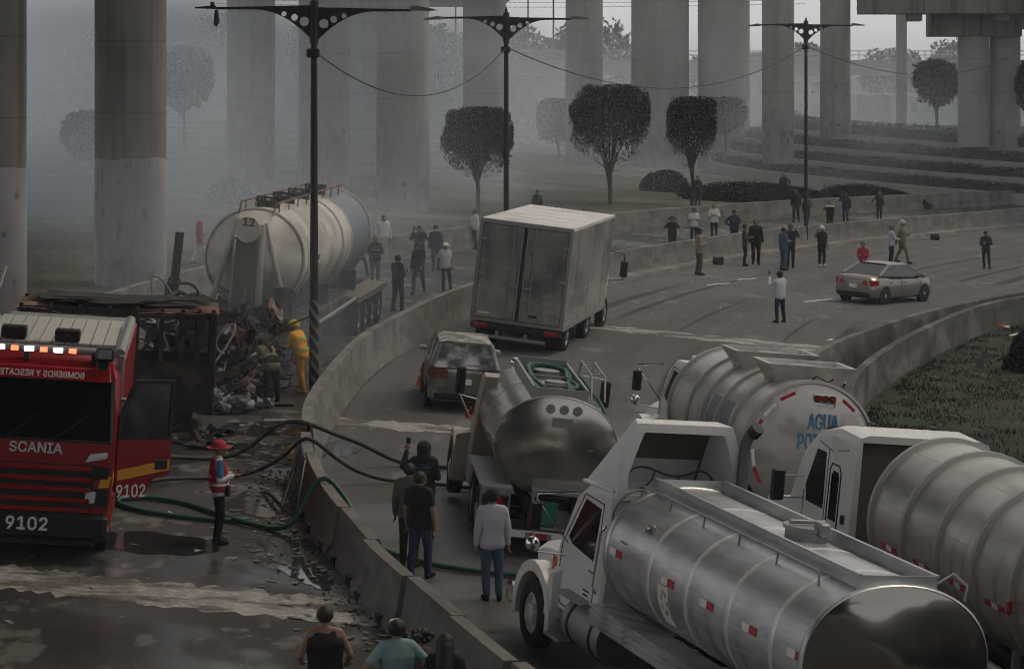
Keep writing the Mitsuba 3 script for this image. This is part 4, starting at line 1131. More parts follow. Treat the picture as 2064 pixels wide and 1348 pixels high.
# --- ribbed tanker at the right edge ----------------------------------------
t = thing('tanker_truck', 'long ribbed pale tanker with a white sleeper cab cut by the right edge', 'tanker truck')
M = ground_frame(6.20, 36.6, -13.2, 2.0)
RR, ZC = 1.16, 2.14
part(t, 'tank_shell', tank_shell(0, -11, RR, RR, ZC, 56), 'm_steel', 60, M)
part(t, 'front_head', tank_head(0, .22, RR, RR, ZC, 56), 'm_steel', True, M)
part(t, 'rear_head', tank_head(-11, -.22, RR, RR, ZC, 56), 'm_steel', True, M)
for k, y in enumerate(np.arange(0, -11.01, -1.22)):
    part(t, 'rib', tank_ring(y - .03, .12, RR, RR, ZC, .065, 56), 'm_rib', 40, M)
    if 0 < k < 9:
        part(t, 'weld_seam', cat(on_tank(y + .02, y + 1.1, ZC + .98, ZC + .995, RR, RR, ZC, -1, .004), on_tank(y + .02, y + 1.1, ZC + .25, ZC + .265, RR, RR, ZC, -1, .004)), 'm_rib', False, M)
    if k < 9:
        tape_run(t, M, (y - .35,), ZC - .33, RR, RR, ZC, -1, 'RWR', .2, .08)
part(t, 'marker_lamp', box(.06, .1, .18, (-RR - .06, -4.95, ZC - .2), .02), 'm_lens_red', False, M)
for s in (-1, 1):
    part(t, 'side_pipe', cyl((s * 1.2, -11, 1.02), (s * 1.2, -4.4, 1.02), .11, n=16), 'm_steel', 50, M)
    part(t, 'pipe_bracket', cat(*[box(.1, .06, .5, (s * 1.08, y, 1.15)) for y in (-5, -7, -9)]), 'm_dullmetal', False, M)
chassis(t, M, -11, 5.0)
dual_axle(t, M, -8.2); dual_axle(t, M, -9.5); dual_axle(t, M, -.6); dual_axle(t, M, .75)
part(t, 'sub_frame', bx(-.8, .8, -10.8, -.1, .98, 1.18), 'm_black', False, M)
part(t, 'splash_guard', bx(-1.12, 1.12, -3.9, -3.8, .55, 1.1), 'm_black', False, M)
# sleeper cab
ys_, yf_ = .95, 3.7
hw = lambda z: 1.12 - max(0, z - 1.2) * .015
sl = []
for y, zt in ((ys_, 3.18), (1.8, 3.2), (2.6, 3.06), (3.2, 2.66), (yf_, 1.75)):
    sl += [(s * (hw(zt) - .2), y, zt) for s in (-1, 1)] + [(s * (hw(zt) - .06), y, zt - .05) for s in (-1, 1)] + [(s * hw(zt - .1), y, zt - .2) for s in (-1, 1)] + [(s * 1.12, y, .85) for s in (-1, 1)]
cut = bx(-1.0, 1.0, ys_ - .5, ys_ + .28, .4, 3.07)
part(t, 'cab', sub(hull(sl), cut), 'm_white', 30, M)
part(t, 'rear_wall', bx(-.995, .995, ys_ + .27, ys_ + .30, .9, 3.065), 'm_beige_dark', False, M, label='dark recessed rear wall of the sleeper')
part(t, 'hood', hull([(s * w, y, z) for s in (-1, 1) for w, y, z in ((1.0, 3.5, 1.75), (1.05, 3.5, .8), (.85, 5.3, 1.5), (.8, 5.5, 1.2), (.9, 5.5, .7))]), 'm_white', 30, M)
for s in (-1, 1):
    part(t, 'sleeper_window', side_panel([(1.55, 1.75), (1.86, 1.75), (1.86, 2.42), (1.80, 2.5), (1.60, 2.5), (1.55, 2.42)], hw, s), 'm_glass', False, M)
    part(t, 'window_frame', side_lines([[(1.47, 1.55), (1.47, 2.5), (1.56, 2.6), (1.86, 2.6), (1.94, 2.5), (1.94, 1.55)]], hw, s, .014), 'm_black', False, M)
    part(t, 'door_window', side_panel([(2.12, 1.85), (2.86, 1.85), (2.92, 2.1), (2.55, 2.72), (2.16, 2.72)], hw, s), 'm_glass', False, M)
    part(t, 'panel_seam', side_lines([[(1.25, 2.9), (1.9, 2.78), (2.5, 2.85)], [(2.05, .95), (2.05, 2.8)], [(2.98, .95), (2.98, 2.0)]], hw, s, .008), 'm_black', False, M)
    part(t, 'roof_scoop', hull([(s * (hw(z) + o), y, z) for o, y, z in ((0, 1.5, 3.0), (.05, 1.75, 3.05), (.05, 1.9, 3.0), (0, 2.05, 2.95), (0, 1.75, 2.6), (.04, 1.8, 2.95), (-.05, 1.7, 2.9))]), 'm_white', 40, M)
    part(t, 'latch', box(.04, .09, .14, (s * 1.135, 1.22, 1.85), .015), 'm_black', False, M)
    part(t, 'mirror', box(.22, .1, .5, (s * 1.55, 3.0, 2.05), .03), 'm_black', 30, M)
    part(t, 'mirror_bracket', cat(tube([(s * 1.1, 3.0, 2.2), (s * 1.55, 3.0, 2.2)], .018, 6), tube([(s * 1.1, 3.0, 1.85), (s * 1.55, 3.0, 1.85)], .018, 6)), 'm_chrome', 40, M)
    wheel(t, M, s * 1.02, 4.3, .5, .27, s, 'm_chrome')
    part(t, 'fuel_tank', cyl((s * .95, 1.3, .72), (s * .95, 3.0, .72), .32, n=24), 'm_dullmetal', 50, M)
part(t, 'windscreen', hull([(s * w, y, z) for s in (-1, 1) for w, y, z in ((.95, 3.62, 1.92), (.9, 3.24, 2.66), (.95, 3.66, 1.93), (.9, 3.27, 2.68))]), 'm_glass', False, M)
for x in (-.5, .5):
    part(t, 'roof_lamp', box(.1, .12, .05, (x, 1.9, 3.225), .015), 'm_black', False, M)

# --- polished oval tanker -----------------------------------------------------
t = thing('tanker_truck', 'polished oval tanker with green hoses on top seen from behind', 'tanker truck')
M = ground_frame(.56, 43.3, -4.5, 3.2)
A, B, ZC = 1.08, .86, 1.86
part(t, 'tank_shell', tank_shell(4.3, 0, A, B, ZC, 56, 2.1), 'm_mirror', 60, M)
part(t, 'front_head', tank_head(4.3, .2, A, B, ZC, 56, 2.1), 'm_mirror', True, M)
part(t, 'rear_head', tank_head(0, -.15, A, B, ZC, 56, 2.1), 'm_mirror', True, M)
part(t, 'end_rim', tank_ring(.02, .08, A, B, ZC, .02, 56, 2.1), 'm_dullmetal', 60, M)
part(t, 'weld_band', tank_ring(2.2, .05, A, B, ZC, .006, 56, 2.1), 'm_dullmetal', 60, M)
part(t, 'seam', hull([(x, y, z) for x, y, z in ((-A + .02, -.01, ZC + .02), (-A + .02, -.01, ZC - .02), (-.6, -.11, ZC + .012), (-.6, -.11, ZC - .012), (.6, -.11, ZC + .012), (.6, -.11, ZC - .012), (A - .02, -.01, ZC + .02), (A - .02, -.01, ZC - .02), (0, -.158, ZC + .012), (0, -.158, ZC - .012))]), 'm_dullmetal', False, M)
for s in (-1, 1):
    part(t, 'side_hinge', box(.08, .1, .12, (s * (A + .02), .02, ZC), .02), 'm_dullmetal', False, M)
for x in (-.17, .07, .31):
    k = part(t, 'tail_lamp', cyl((x, -.06, ZC + .66), (x, -.115, ZC + .66), .065, n=18), 'm_lens_red', 40, M)
    part(k, 'bezel', xf(lathe_x([(0, .05), (0, .08), (.03, .08), (.03, .05)], 18), trans(x, -.12, ZC + .66) @ rot('z', 90)), 'm_dullmetal', 40, M)
part(t, 'number_plate', box(.36, .02, .17, (.06, -.155, ZC + .44), .008), 'm_dullmetal', False, M)
tz = ZC + B
part(t, 'hose_tray', cat(bx(-.50, -.46, .15, 3.9, tz - .12, tz + .14), bx(.46, .50, .15, 3.9, tz - .12, tz + .14), bx(-.46, .46, .15, .19, tz - .06, tz + .12), bx(-.46, .46, 3.86, 3.9, tz - .06, tz + .2), *[bx(-.455, .455, y, y + .05, tz + .03, tz + .06) for y in (1.2, 2.4)]), 'm_dullmetal', False, M)
for zi, off in ((.02, 0), (.07, .07), (.05, -.09)):
    part(t, 'hose', tube(smooth_path([(-.3 + off, .5, tz + zi), (-.36 + off * .4, 1.6, tz + zi), (-.34, 2.9, tz + zi + .02), (-.1, 3.6, tz + zi + .04), (.2, 3.5, tz + zi + .03), (.36 - off * .4, 2.4, tz + zi), (.34 + off, 1.2, tz + zi), (.2 - off, .5, tz + zi)], 50), .038, 8), 'm_greenhose', 40, M, label='green hose lying in the top tray')
part(t, 'hose', tube(smooth_path([(.3, 3.4, tz + .1), (.58, 2.6, tz + .08), (.72, 1.2, tz - .06), (.86, .3, tz - .3), (.92, .05, tz - .6)], 24), .035, 8), 'm_greenhose', 40, M)
part(t, 'hatch', cyl((0, 2.9, tz - .04), (0, 2.9, tz + .1), .24, n=20), 'm_dullmetal', 30, M)
part(t, 'hatch', cyl((.05, 1.6, tz - .04), (.05, 1.6, tz + .07), .2, n=20), 'm_dullmetal', 30, M)
part(t, 'top_ladder', cat(*[tube([(x, .7, tz - .1), (x, 1.0, tz + .3), (x, 2.8, tz + .34), (x, 3.1, tz - .05)], .02, 6) for x in (.62, .86)], *[cyl((.62, y, tz + .32), (.86, y, tz + .32), .014, n=5) for y in (1.2, 1.6, 2.0, 2.4)]), 'm_dullmetal', 40, M)
chassis(t, M, -.2, 6.5)
dual_axle(t, M, .75, 1.22); dual_axle(t, M, 2.1, 1.22)
for s in (-1, 1):
    part(t, 'rear_fender', cat(bx(min(s * .68, s * 1.26), max(s * .68, s * 1.26), -.1, 2.9, 1.06, 1.12, .02), bx(min(s * .7, s * 1.24), max(s * .7, s * 1.24), -.16, -.1, .42, 1.1, .02)), 'm_dullmetal', False, M)
    k = part(t, 'lamp_box', box(.46, .06, .2, (s * .97, -.2, .86), .02), 'm_black', False, M)
    part(k, 'lens', cyl((s * .92, -.22, .86), (s * .92, -.245, .86), .075, n=16), 'm_lens_red', 40, M)
part(t, 'rear_cabinet', cat(bx(-.35, -.30, -.35, .2, .45, 1.12), bx(.68, .73, -.35, .2, .45, 1.12), bx(-.30, .68, -.35, .2, 1.07, 1.12), bx(-.30, .68, -.35, .2, .45, .5), bx(-.30, .68, .1, .15, .5, 1.07)), 'm_dullmetal', False, M)
part(t, 'green_tarp', hull([(x, y, z) for x, y, z in ((-.28, -.33, .52), (.1, -.33, .52), (-.28, -.3, .95), (.12, -.3, .93), (-.25, 0, .9), (.1, 0, .85), (.08, 0, .52), (-.28, 0, .52))]), 'm_greentarp', False, M, label='green tarpaulin stuffed in the rear cabinet')
part(t, 'rear_bumper', box(2.3, .12, .14, (0, -.42, .36), .02), 'm_dullmetal', False, M)
for i in range(6):
    part(t, 'bumper_tape', box(.3, .01, .09, (-.95 + i * .38, -.487, .36)), 'm_redtape' if i % 2 == 0 else 'm_whitetape', False, M)
M2 = M @ trans(-.16, 5.1, 0)
conv_cab(t, M2, 'm_taupe', yb=-1.0, zr=2.5, hood_z=1.6, hoodL=1.1, door=False, mirrors=(), fx=.14)
for s in (-1, 1):
    mx = s * 1.42
    part(t, 'mirror', box(.19, .09, .52, (mx, 5.05, 2.2), .03), 'm_black', 30, M)
    part(t, 'mirror_bracket', cat(tube([(s * .95, 5.0, 2.52), (mx, 5.05, 2.48), (mx, 5.05, 1.92), (s * 1.0, 5.0, 1.86)], .017, 6), tube([(mx, 5.05, 1.95), (s * 1.05, 5.0, 1.3)], .013, 6)), 'm_chrome', 40, M)
    part(t, 'roof_beacon', cat(cyl((s * .44, 4.55, 2.5), (s * .44, 4.55, 2.62), .07, n=12), sphere((s * .44, 4.55, 2.70), .105, 12)), 'm_chrome', True, M)
    part(t, 'exhaust_box', bx(min(s * .75, s * 1.2), max(s * .75, s * 1.2), 3.2, 4.3, .45, .95, .05), 'm_dullmetal', False, M)
part(t, 'marker_lamp', box(.05, .08, .14, (-1.2, 4.5, 1.7), .02), 'm_lens_red', False, M)
part(t, 'marker_lamp', box(.12, .08, .16, (-1.18, 5.3, 1.52), .02), 'm_lens_red', False, M)

# --- box truck ------------------------------------------------------------------
t = thing('box_truck', 'sooty white box truck with double rear doors, stopped askew by the median', 'truck')
M = ground_frame(.02, 72.2, 11.0, 3.4)
W2, Z0, Z1, L = 1.37, .78, 3.78, 8.0
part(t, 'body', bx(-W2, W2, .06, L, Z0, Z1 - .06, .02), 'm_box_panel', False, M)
rs = []
for i in range(11):
    part(t, 'roof_panel', bx(-W2 + .01, W2 - .01, .05 + i * L / 11 + .006, .05 + (i + 1) * L / 11 - .006, Z1 - .06, Z1 - .02 + (.006 if i % 2 else 0)), 'm_white_dirty', False, M)
part(t, 'corner_post', cat(bx(-W2 - .02, -W2 + .1, 0, .14, Z0, Z1, .015), bx(W2 - .1, W2 + .02, 0, .14, Z0, Z1, .015), bx(-W2 + .1, W2 - .1, 0, .12, Z1 - .14, Z1, .015), bx(-W2 + .1, W2 - .1, 0, .12, Z0, Z0 + .12, .015)), 'm_dullmetal', False, M)
part(t, 'roof_rail', cat(bx(-W2 - .015, -W2 + .04, .14, L, Z1 - .1, Z1 - .01), bx(W2 - .04, W2 + .015, .14, L, Z1 - .1, Z1 - .01)), 'm_white_dirty', False, M)
part(t, 'lower_rail', cat(bx(-W2 - .015, -W2 + .04, .14, L, Z0 - .02, Z0 + .12), bx(W2 - .04, W2 + .015, .14, L, Z0 - .02, Z0 + .12)), 'm_dullmetal', False, M)
for s in (-1, 1):
    xa, xb = sorted((s * .03, s * (W2 - .11)))
    k = part(t, 'rear_door', bx(xa, xb, -.02, .04, Z0 + .13, Z1 - .16, .012), 'm_box_panel', False, M)
    for j, off in enumerate((.08, .32)):
        part(k, 'lock_rod', cyl((s * off, -.05, Z0 + .1), (s * off, -.05, Z1 - .14), .02, n=8), 'm_dullmetal', 40, M)
    part(k, 'lock_handle', box(.3, .03, .05, (s * .22, -.07, Z0 + 1.1), .01), 'm_dullmetal', False, M)
    for z in (Z0 + .4, Z0 + 1.4, Z0 + 2.4):
        part(k, 'hinge', box(.2, .03, .07, (s * (W2 - .14), -.035, z), .01), 'm_dullmetal', False, M)
    part(k, 'gasket', cat(bx(min(s * .02, s * .05), max(s * .02, s * .05), -.025, .02, Z0 + .13, Z1 - .16)), 'm_black', False, M)
    part(t, 'tail_light', box(.4, .05, .13, (s * (W2 - .32), -.03, Z0 - .12), .02), 'm_lens_red', False, M)
    wheel(t, M, s * 1.18, 1.5, .5, .27, s, lug=False); wheel(t, M, s * .86, 1.5, .5, .25, s, lug=False)
    wheel(t, M, s * 1.18, 5.2, .5, .27, s, lug=False)
    wheel(t, M, s * 1.15, 8.9, .5, .27, s, lug=False)
    part(t, 'mud_flap', box(.6, .02, .62, (s * 1.02, .75, .5)), 'm_black', False, M)
    part(t, 'mirror', box(.24, .1, .52, (s * 1.68, 9.3, 1.95), .03), 'm_black', 30, M)
    part(t, 'mirror_bracket', cat(tube([(s * 1.1, 9.4, 2.5), (s * 1.66, 9.32, 2.42), (s * 1.68, 9.3, 1.6), (s * 1.1, 9.4, 1.5)], .02, 6)), 'm_black', 40, M)
part(t, 'sill', bx(-W2 + .02, W2 - .02, .0, .14, Z0 - .22, Z0 - .03, .02), 'm_burnt', False, M)
part(t, 'bumper_bar', cat(box(2.0, .1, .1, (-.1, .05, .36), .02), box(.1, .08, .3, (-.55, .1, .5)), box(.1, .08, .3, (.3, .1, .5))), 'm_dullmetal', False, M)
part(t, 'white_label', box(.34, .01, .06, (-.98, -.027, Z0 + .26)), 'm_whitepaint', False, M)
part(t, 'dark_lettering', cat(*[box(.06, .01, .07, (.35 + i * .07, -.027, Z0 + .32)) for i in range(4)]), 'm_black', False, M)
part(t, 'cab', hull([(s * w, y, z) for s in (-1, 1) for w, y, z in ((1.1, 8.15, .8), (1.1, 8.15, 2.7), (1.1, 9.9, .7), (1.05, 9.6, 2.6), (1.1, 10.1, 1.5))]), 'm_white_dirty', 30, M)
chassis(t, M, .2, 9.6)

# --- cars -----------------------------------------------------------------------
small_car('sedan', 14.3, 95.2, 40, 'm_silver', 'silver sedan parked on the empty road at the right', L=4.6, W=1.8, H=1.5, cab=(.11, .30, .60, .82), hood=.66, deck_h=.70, glass='m_glass_sky')
k = small_car('wrecked_wagon', -1.35, 61.6, -4, 'm_dirtcar', 'ash covered wrecked estate car ahead of the polished tanker', L=4.3, W=1.75, H=1.66, cab=(.015, .10, .6, .8), M=ground_frame(-1.35, 61.6, -4, 1.5), glass='m_ash', hood=.6, deck_h=.62, lens='m_brown_print')
t = thing('traffic_cone', 'orange traffic cone with white band beside the wrecked estate car', 'traffic cone')
M = ground_frame(-2.36, 63.9, 0) @ np.diag([.7, .7, .7, 1.0])
part(t, 'body', cyl((0, 0, .03), (0, 0, .72), .17, .035, 18), 'm_orange', 40, M)
part(t, 'band', cyl((0, 0, .36), (0, 0, .52), .107, .077, 18), 'm_whitetape', 40, M)
part(t, 'base', box(.42, .42, .04, (0, 0, .02), .01), 'm_orange', False, M)

# --- fire engine ------------------------------------------------------------------
t = thing('fire_engine', 'red fire engine facing the camera with lit light bar and open door', 'fire engine')
M = ground_frame(-7.86, 40.2, 173.5, -1.2)
HW = 1.27
cabpts = []
for y, z, w in ((-.02, .5, 1.2), (.0, 1.2, 1.24), (-.02, 1.9, 1.26), (-.10, 2.06, 1.26), (-.42, 2.98, 1.18), (-.6, 3.16, 1.12), (-1.0, 3.28, 1.08), (-2.35, 3.3, 1.08), (-2.35, .6, 1.26), (-.6, .5, 1.26)):
    cabpts += [(s * w, y, z) for s in (-1, 1)]
for y, z in ((-.25, 1.9), (-.7, 2.95), (-2.35, 2.95), (-.2, .7)):
    cabpts += [(s * 1.27, y, z) for s in (-1, 1)]
part(t, 'cab', hull(cabpts), 'm_red', 30, M)
ws = hull([(s * w, y, z) for s in (-1, 1) for w, y, z in ((1.19, -.085, 2.02), (1.13, -.395, 2.93), (1.19, -.055, 2.0), (1.13, -.37, 2.92))])
part(t, 'windscreen', ws, 'm_glass', False, M)
part(t, 'windscreen_frame', cat(*[tube([(s * 1.20, -.065, 1.99), (s * 1.14, -.38, 2.95)], .03, 6) for s in (-1, 1)], tube([(-1.2, -.06, 1.99), (1.2, -.06, 1.99)], .025, 6)), 'm_black', 40, M)
part(t, 'wiper', cat(tube([(-.3, -.03, 2.02), (-.85, -.16, 2.45)], .012, 5), tube([(.5, -.03, 2.02), (-.05, -.16, 2.45)], .012, 5)), 'm_black', 40, M)
part(t, 'sun_visor', hull([(s * w, y, z) for s in (-1, 1) for w, y, z in ((1.12, -.30, 2.96), (1.10, -.22, 2.95), (1.08, -.34, 3.13), (1.08, -.45, 3.14))]), 'm_red', False, M)
wd = text('BOMBEROS Y RESCATE', .088, .01, True)
mir = np.stack([wd[0][:, 0], -.20 + wd[0][:, 2] - (wd[0][:, 1]) * .66, wd[0][:, 1] + 2.995], 1)
part(t, 'visor_lettering', (mir, wd[1]), 'm_seam', False, M, label='mirrored white words BOMBEROS Y RESCATE')
part(t, 'badge_lettering', on_front(text('SCANIA', .16, .015, True), 0, .0, 1.79), 'm_hub', False, M, label='metal letters SCANIA')
part(t, 'grille_panel', hull([(s * w, y, z) for s in (-1, 1) for w, y, z in ((.93, .02, .66), (.98, .02, 1.62), (.93, -.05, .66), (.98, -.05, 1.62))]), 'm_black', False, M)
for z in (.72, .88, 1.04, 1.22, 1.38, 1.56):
    part(t, 'grille_bar', box(1.84, .05, .085, (0, .035, z), .02), 'm_red', False, M)
for s in (-1, 1):
    k = part(t, 'corner_lamp', hull([(s * x, y, z) for x, y, z in ((.80, .0, 1.66), (1.16, -.02, 1.74), (1.16, -.02, 1.84), (.88, .0, 1.80), (.80, -.06, 1.66), (1.16, -.08, 1.84), (1.16, -.08, 1.74), (.82, .02, 1.68), (1.14, .0, 1.8))]), 'm_lens_clear', False, M)
    k = part(t, 'lamp_pocket', box(.4, .03, .2, (s * 1.0, .0, 1.5), .01), 'm_black', False, M)
    k = part(t, 'headlight', hull([(s * x, y, z) for x, y, z in ((.83, .03, 1.0), (1.16, .01, 1.02), (1.16, .01, 1.2), (.86, .03, 1.2), (.83, -.05, 1.0), (1.16, -.05, 1.2), (1.16, -.05, 1.02), (.86, -.05, 1.2))]), 'm_lens_clear', False, M)
    part(t, 'headlight_surround', box(.44, .04, .3, (s * 1.0, .0, 1.1), .01), 'm_black', False, M)
    part(t, 'side_stripe', hull([(s * (1.262 + o), y, z) for o in (0, .012) for y, z in ((-.12, 1.28), (-.12, 1.45), (-.48, 1.52), (-.48, 1.35))]), 'm_yellowtape', False, M)
    part(t, 'front_stripe', hull([(s * x, y, z) for y in (.0, .012) for x, z in ((1.04, 1.26), (1.22, 1.28), (1.24, 1.46), (1.08, 1.43))]), 'm_yellowtape', False, M)
    wheel(t, M, s * 1.08, -1.35, .52, .3, s, 'm_dullmetal')
    wheel(t, M, s * 1.08, -5.6, .52, .3, s, 'm_dullmetal')
part(t, 'bumper', cat(box(2.46, .3, .42, (0, -.02, .62), .06), box(2.1, .1, .12, (0, .06, .36), .03)), 'm_black', 30, M)
part(t, 'number_lettering', on_front(text('9102', .2, .012, True), .05, .135, .56), 'm_whitepaint', False, M, label='white number 9102 on the bumper')
part(t, 'underbody', bx(-1.1, 1.1, -8.0, -.3, .35, .8), 'm_black', False, M)
# door swung open on its left
dx_, dy_ = -1.27, -.42
D = M @ trans(dx_, dy_, 0) @ rot('z', -64) @ np.diag([1, .86, 1, 1.0])
# door local: length runs along -y from the hinge, outer face towards -x
low = Polygon([(0, 1.14), (-.55, 1.0), (-.78, 1.34), (-1.12, 1.42), (-1.12, 2.0), (0, 2.0)])
m = extrude(low, .07); dm = (np.stack([m[0][:, 2] - .07, m[0][:, 0], m[0][:, 1]], 1), m[1])
k = part(t, 'open_door', dm, 'm_red', False, D, label='open red cab door with number and yellow stripe')
fr = Polygon([(0, 2.005), (0, 2.35), (-.28, 2.98), (-1.12, 2.98), (-1.12, 2.005)])
hole = Polygon([(-.07, 2.05), (-.07, 2.33), (-.33, 2.91), (-1.05, 2.91), (-1.05, 2.05)])
m = extrude(fr.difference(hole), .06); part(k, 'window_frame', (np.stack([m[0][:, 2] - .06, m[0][:, 0], m[0][:, 1]], 1), m[1]), 'm_black', False, D)
m = extrude(hole, .008); part(k, 'window_pane', (np.stack([m[0][:, 2] - .03, m[0][:, 0], m[0][:, 1]], 1), m[1]), 'm_pane', False, D)
m = extrude(Polygon([(-.03, 1.33), (-.03, 1.5), (-1.1, 1.66), (-1.1, 1.49)]), .006); part(k, 'stripe', (np.stack([m[0][:, 2] - .077, m[0][:, 0], m[0][:, 1]], 1), m[1]), 'm_yellowtape', False, D)
tx = text('9102', .2, .006, True); part(k, 'number', (np.stack([-.072 - tx[0][:, 2], -tx[0][:, 0] * .9 - .33, tx[0][:, 1] + 1.06], 1), tx[1]), 'm_whitepaint', False, D, label='white number 9102 on the door')
part(k, 'handle_pocket', box(.012, .26, .16, (-.08, -.92, 1.58), .004), 'm_black', False, D)
part(t, 'door_opening_shade', hull([(-1.274, y, z) for y, z in ((-.45, 1.15), (-.45, 2.3), (-.75, 2.95), (-1.55, 2.95), (-1.55, 1.15))] + [(-1.24, y, z) for y, z in ((-.45, 1.15), (-1.55, 2.95), (-1.55, 1.15))]), 'm_black', False, M)  # black slab on the closed cab side, painting the shade inside
# roof: light bar, lamps, slatted deck, tubes, ladder
part(t, 'light_bar', box(2.3, .26, .10, (.12, -.66, 3.39), .03), 'm_dullmetal', False, M)
for x in (-.8, .3, 1.1):
    part(t, 'bar_mount', box(.08, .2, .16, (x, -.68, 3.27)), 'm_black', False, M)
mat('m_pane', (.02, .022, .024), .08)
def lamp(name, m, color, power, M, parent):
    k = part(parent, name, m, 'm_lens_red' if color[1] < .5 else 'm_lens_clear', False, M)
    scene[k]['emitter'] = {'type': 'area', 'radiance': rgb([c * power for c in color])}
    return k
for i in range(10):
    x = 1.2 - i * .235
    if i == 8: continue
    w = i % 2 == 0 and i != 9
    lamp('flashing_lamp', cat(bx(x - (.075 if w else .06), x + (.075 if w else .06), -.535, -.515, 3.35, 3.43)), (1, .96, .95) if w else (1, .16, .07), 3.2 if w else 1.5, M, t)
k = part(t, 'work_lamp', cat(box(.3, .18, .22, (-.98, -.42, 3.38), .03), box(.2, .14, .18, (-.96, -.44, 3.2), .03)), 'm_black', False, M)
part(k, 'lens', box(.22, .02, .14, (-.98, -.325, 3.39)), 'm_dullmetal', False, M)
for i in range(11):
    x = -1.30 + i * .215
    part(t, 'roof_slat', hull([(x, -1.75, 3.37), (x + .2, -1.75, 3.37), (x, -1.75, 3.33), (x + .2, -1.75, 3.33), (x, -4.7, 3.45), (x + .2, -4.7, 3.45), (x, -4.7, 3.39), (x + .2, -4.7, 3.39)]), 'm_slat', False, M)
part(t, 'roof_box', box(.42, .3, .2, (.62, -1.85, 3.5), .02), 'm_black', False, M)
part(t, 'roof_box', box(.42, .3, .2, (-.28, -1.75, 3.5), .02), 'm_black', False, M)
part(t, 'roof_tube', cyl((-1.2, -.95, 3.33), (-1.24, -3.9, 3.56), .09, n=14), 'm_dullmetal', 50, M)
part(t, 'roof_tube', cyl((1.0, -1.5, 3.37), (1.06, -3.9, 3.5), .04, n=10), 'm_dullmetal', 50, M)
part(t, 'tube_strut', cat(box(.1, .1, .75, (-1.24, -.95, 2.95), .02), box(.22, .16, .05, (-1.25, -.95, 2.58), .01)), 'm_dullmetal', False, M)
rails = []
for x in (1.12, 1.62):
    rails.append(((x, -1.4, 3.35), (x, -5.2, 4.25)))
part(t, 'ladder', cat(bars(rails, .03, 6), bars([((1.12, y, 3.35 - (y + 1.4) * .237), (1.62, y, 3.35 - (y + 1.4) * .237)) for y in np.arange(-1.6, -5.2, -.28)], .018, 5)), 'm_dullmetal', False, M)
part(t, 'body', bx(-1.24, 1.24, -8.2, -2.45, .6, 3.05, .04), 'm_red', False, M)
part(t, 'body_roof', bx(-1.2, 1.2, -8.15, -2.5, 3.05, 3.12, .02), 'm_dullmetal', False, M)

# --- burnt bus ---------------------------------------------------------------------
t = thing('burnt_bus', 'burnt out bus body with rusted sagging roof behind the fire engine', 'bus')
M = ground_frame(-8.85, 55.0, 82, -1.0)
L2, W2, H2 = 2.1, 1.15, 2.62
nx_, ny_ = 40, 16
v, f = [], []
for i in range(nx_ + 1):
    for j in range(ny_ + 1):
        y = -L2 - .08 + i / nx_ * (2 * L2 + .16); x = -W2 - .06 + j / ny_ * (2 * W2 + .12)
        z = H2 + .10 * (1 - (x / W2) ** 2) + .16 * (float(meshkit.fbm(np.array([x * 1.4, y * 1.8, 3.0]), 4)) - .5) - .14 * math.exp(-((y + .6) ** 2) * 1.2)
        v.append([x, y, z])
for i in range(nx_):
    for j in range(ny_):
        a = i * (ny_ + 1) + j; f += [[a, a + 1, a + ny_ + 2], [a, a + ny_ + 2, a + ny_ + 1]]
v = np.array(v); f = np.array(f)
part(t, 'roof', cat((v, f[:, ::-1]), (v - [0, 0, .05], f)), 'm_rust', True, M, label='rusted and buckled roof sheet')
part(t, 'roof_scrap', cat(*[hull([np.array([R.uniform(-1, 1), R.uniform(-2, 2), H2 + .1 + R.uniform(0, .06)]) + [R.uniform(-.25, .25), R.uniform(-.3, .3), R.uniform(-.02, .05)] for _ in range(5)]) for _ in range(26)]), 'm_burnt', False, M)
for s in (-1, 1):
    for i, y in enumerate((-2.08, -1.45, -.82, -.2, .42, .95, 1.4, 1.75, 2.06)):
        part(t, 'window_post', box(.07, .09, 1.2, (s * W2, y, H2 - .52), .012), 'm_burnt', False, M)
    part(t, 'side_wall', cat(bx(min(s * W2, s * (W2 - .05)), max(s * W2, s * (W2 - .05)), -2.1, 2.1, .45, 1.52), bx(min(s * W2, s * (W2 - .06)), max(s * W2, s * (W2 - .06)), -2.1, 2.1, H2 - .16, H2 + .02)), 'm_burnt', False, M)
    wheel(t, M, s * 1.0, 1.3, .42, .24, s, 'm_burnt', lug=False); wheel(t, M, s * 1.0, -1.35, .42, .24, s, 'm_burnt', lug=False)
    for y in (-2.1, 2.1):
        part(t, 'corner_post', box(.1, .1, 2.2, (s * (W2 - .03), y, 1.5), .02), 'm_burnt', False, M)
for y in (-2.1, 2.1):
    part(t, 'end_wall', cat(bx(-W2 + .08, W2 - .08, y - .03, y + .03, .45, 1.35), bx(-W2 + .08, W2 - .08, y - .03, y + .03, H2 - .2, H2), box(.07, .06, 1.2, (.15, y, 1.9))), 'm_burnt', False, M)
part(t, 'floor', bx(-W2 + .06, W2 - .06, -2.05, 2.05, .5, .58), 'm_burnt', False, M)
part(t, 'seat_frame', cat(*[cat(box(.5, .06, .7, (x, y, 1.0)), box(.5, .4, .06, (x, y + .2, .85))) for x in (-.6, .6) for y in (-1.5, -.6, .4)]), 'm_burnt', False, M)
part(t, 'hanging_panel', hull([(W2 + .02, -.5, 2.4), (W2 + .02, .1, 2.4), (W2 + .03, .1, 1.5), (W2 + .0, -.3, 2.4), (W2 + .05, .1, 1.55)]), 'm_farwall', False, M)
part(t, 'ash_lump', cat(*[hull(np.array([R.uniform(-.9, .9), R.uniform(-1.9, 1.9), .62]) + np.array([[R.uniform(-.25, .25), R.uniform(-.25, .25), R.uniform(0, .35)] for _ in range(9)]) ) for _ in range(10)]), 'm_ash', False, M)

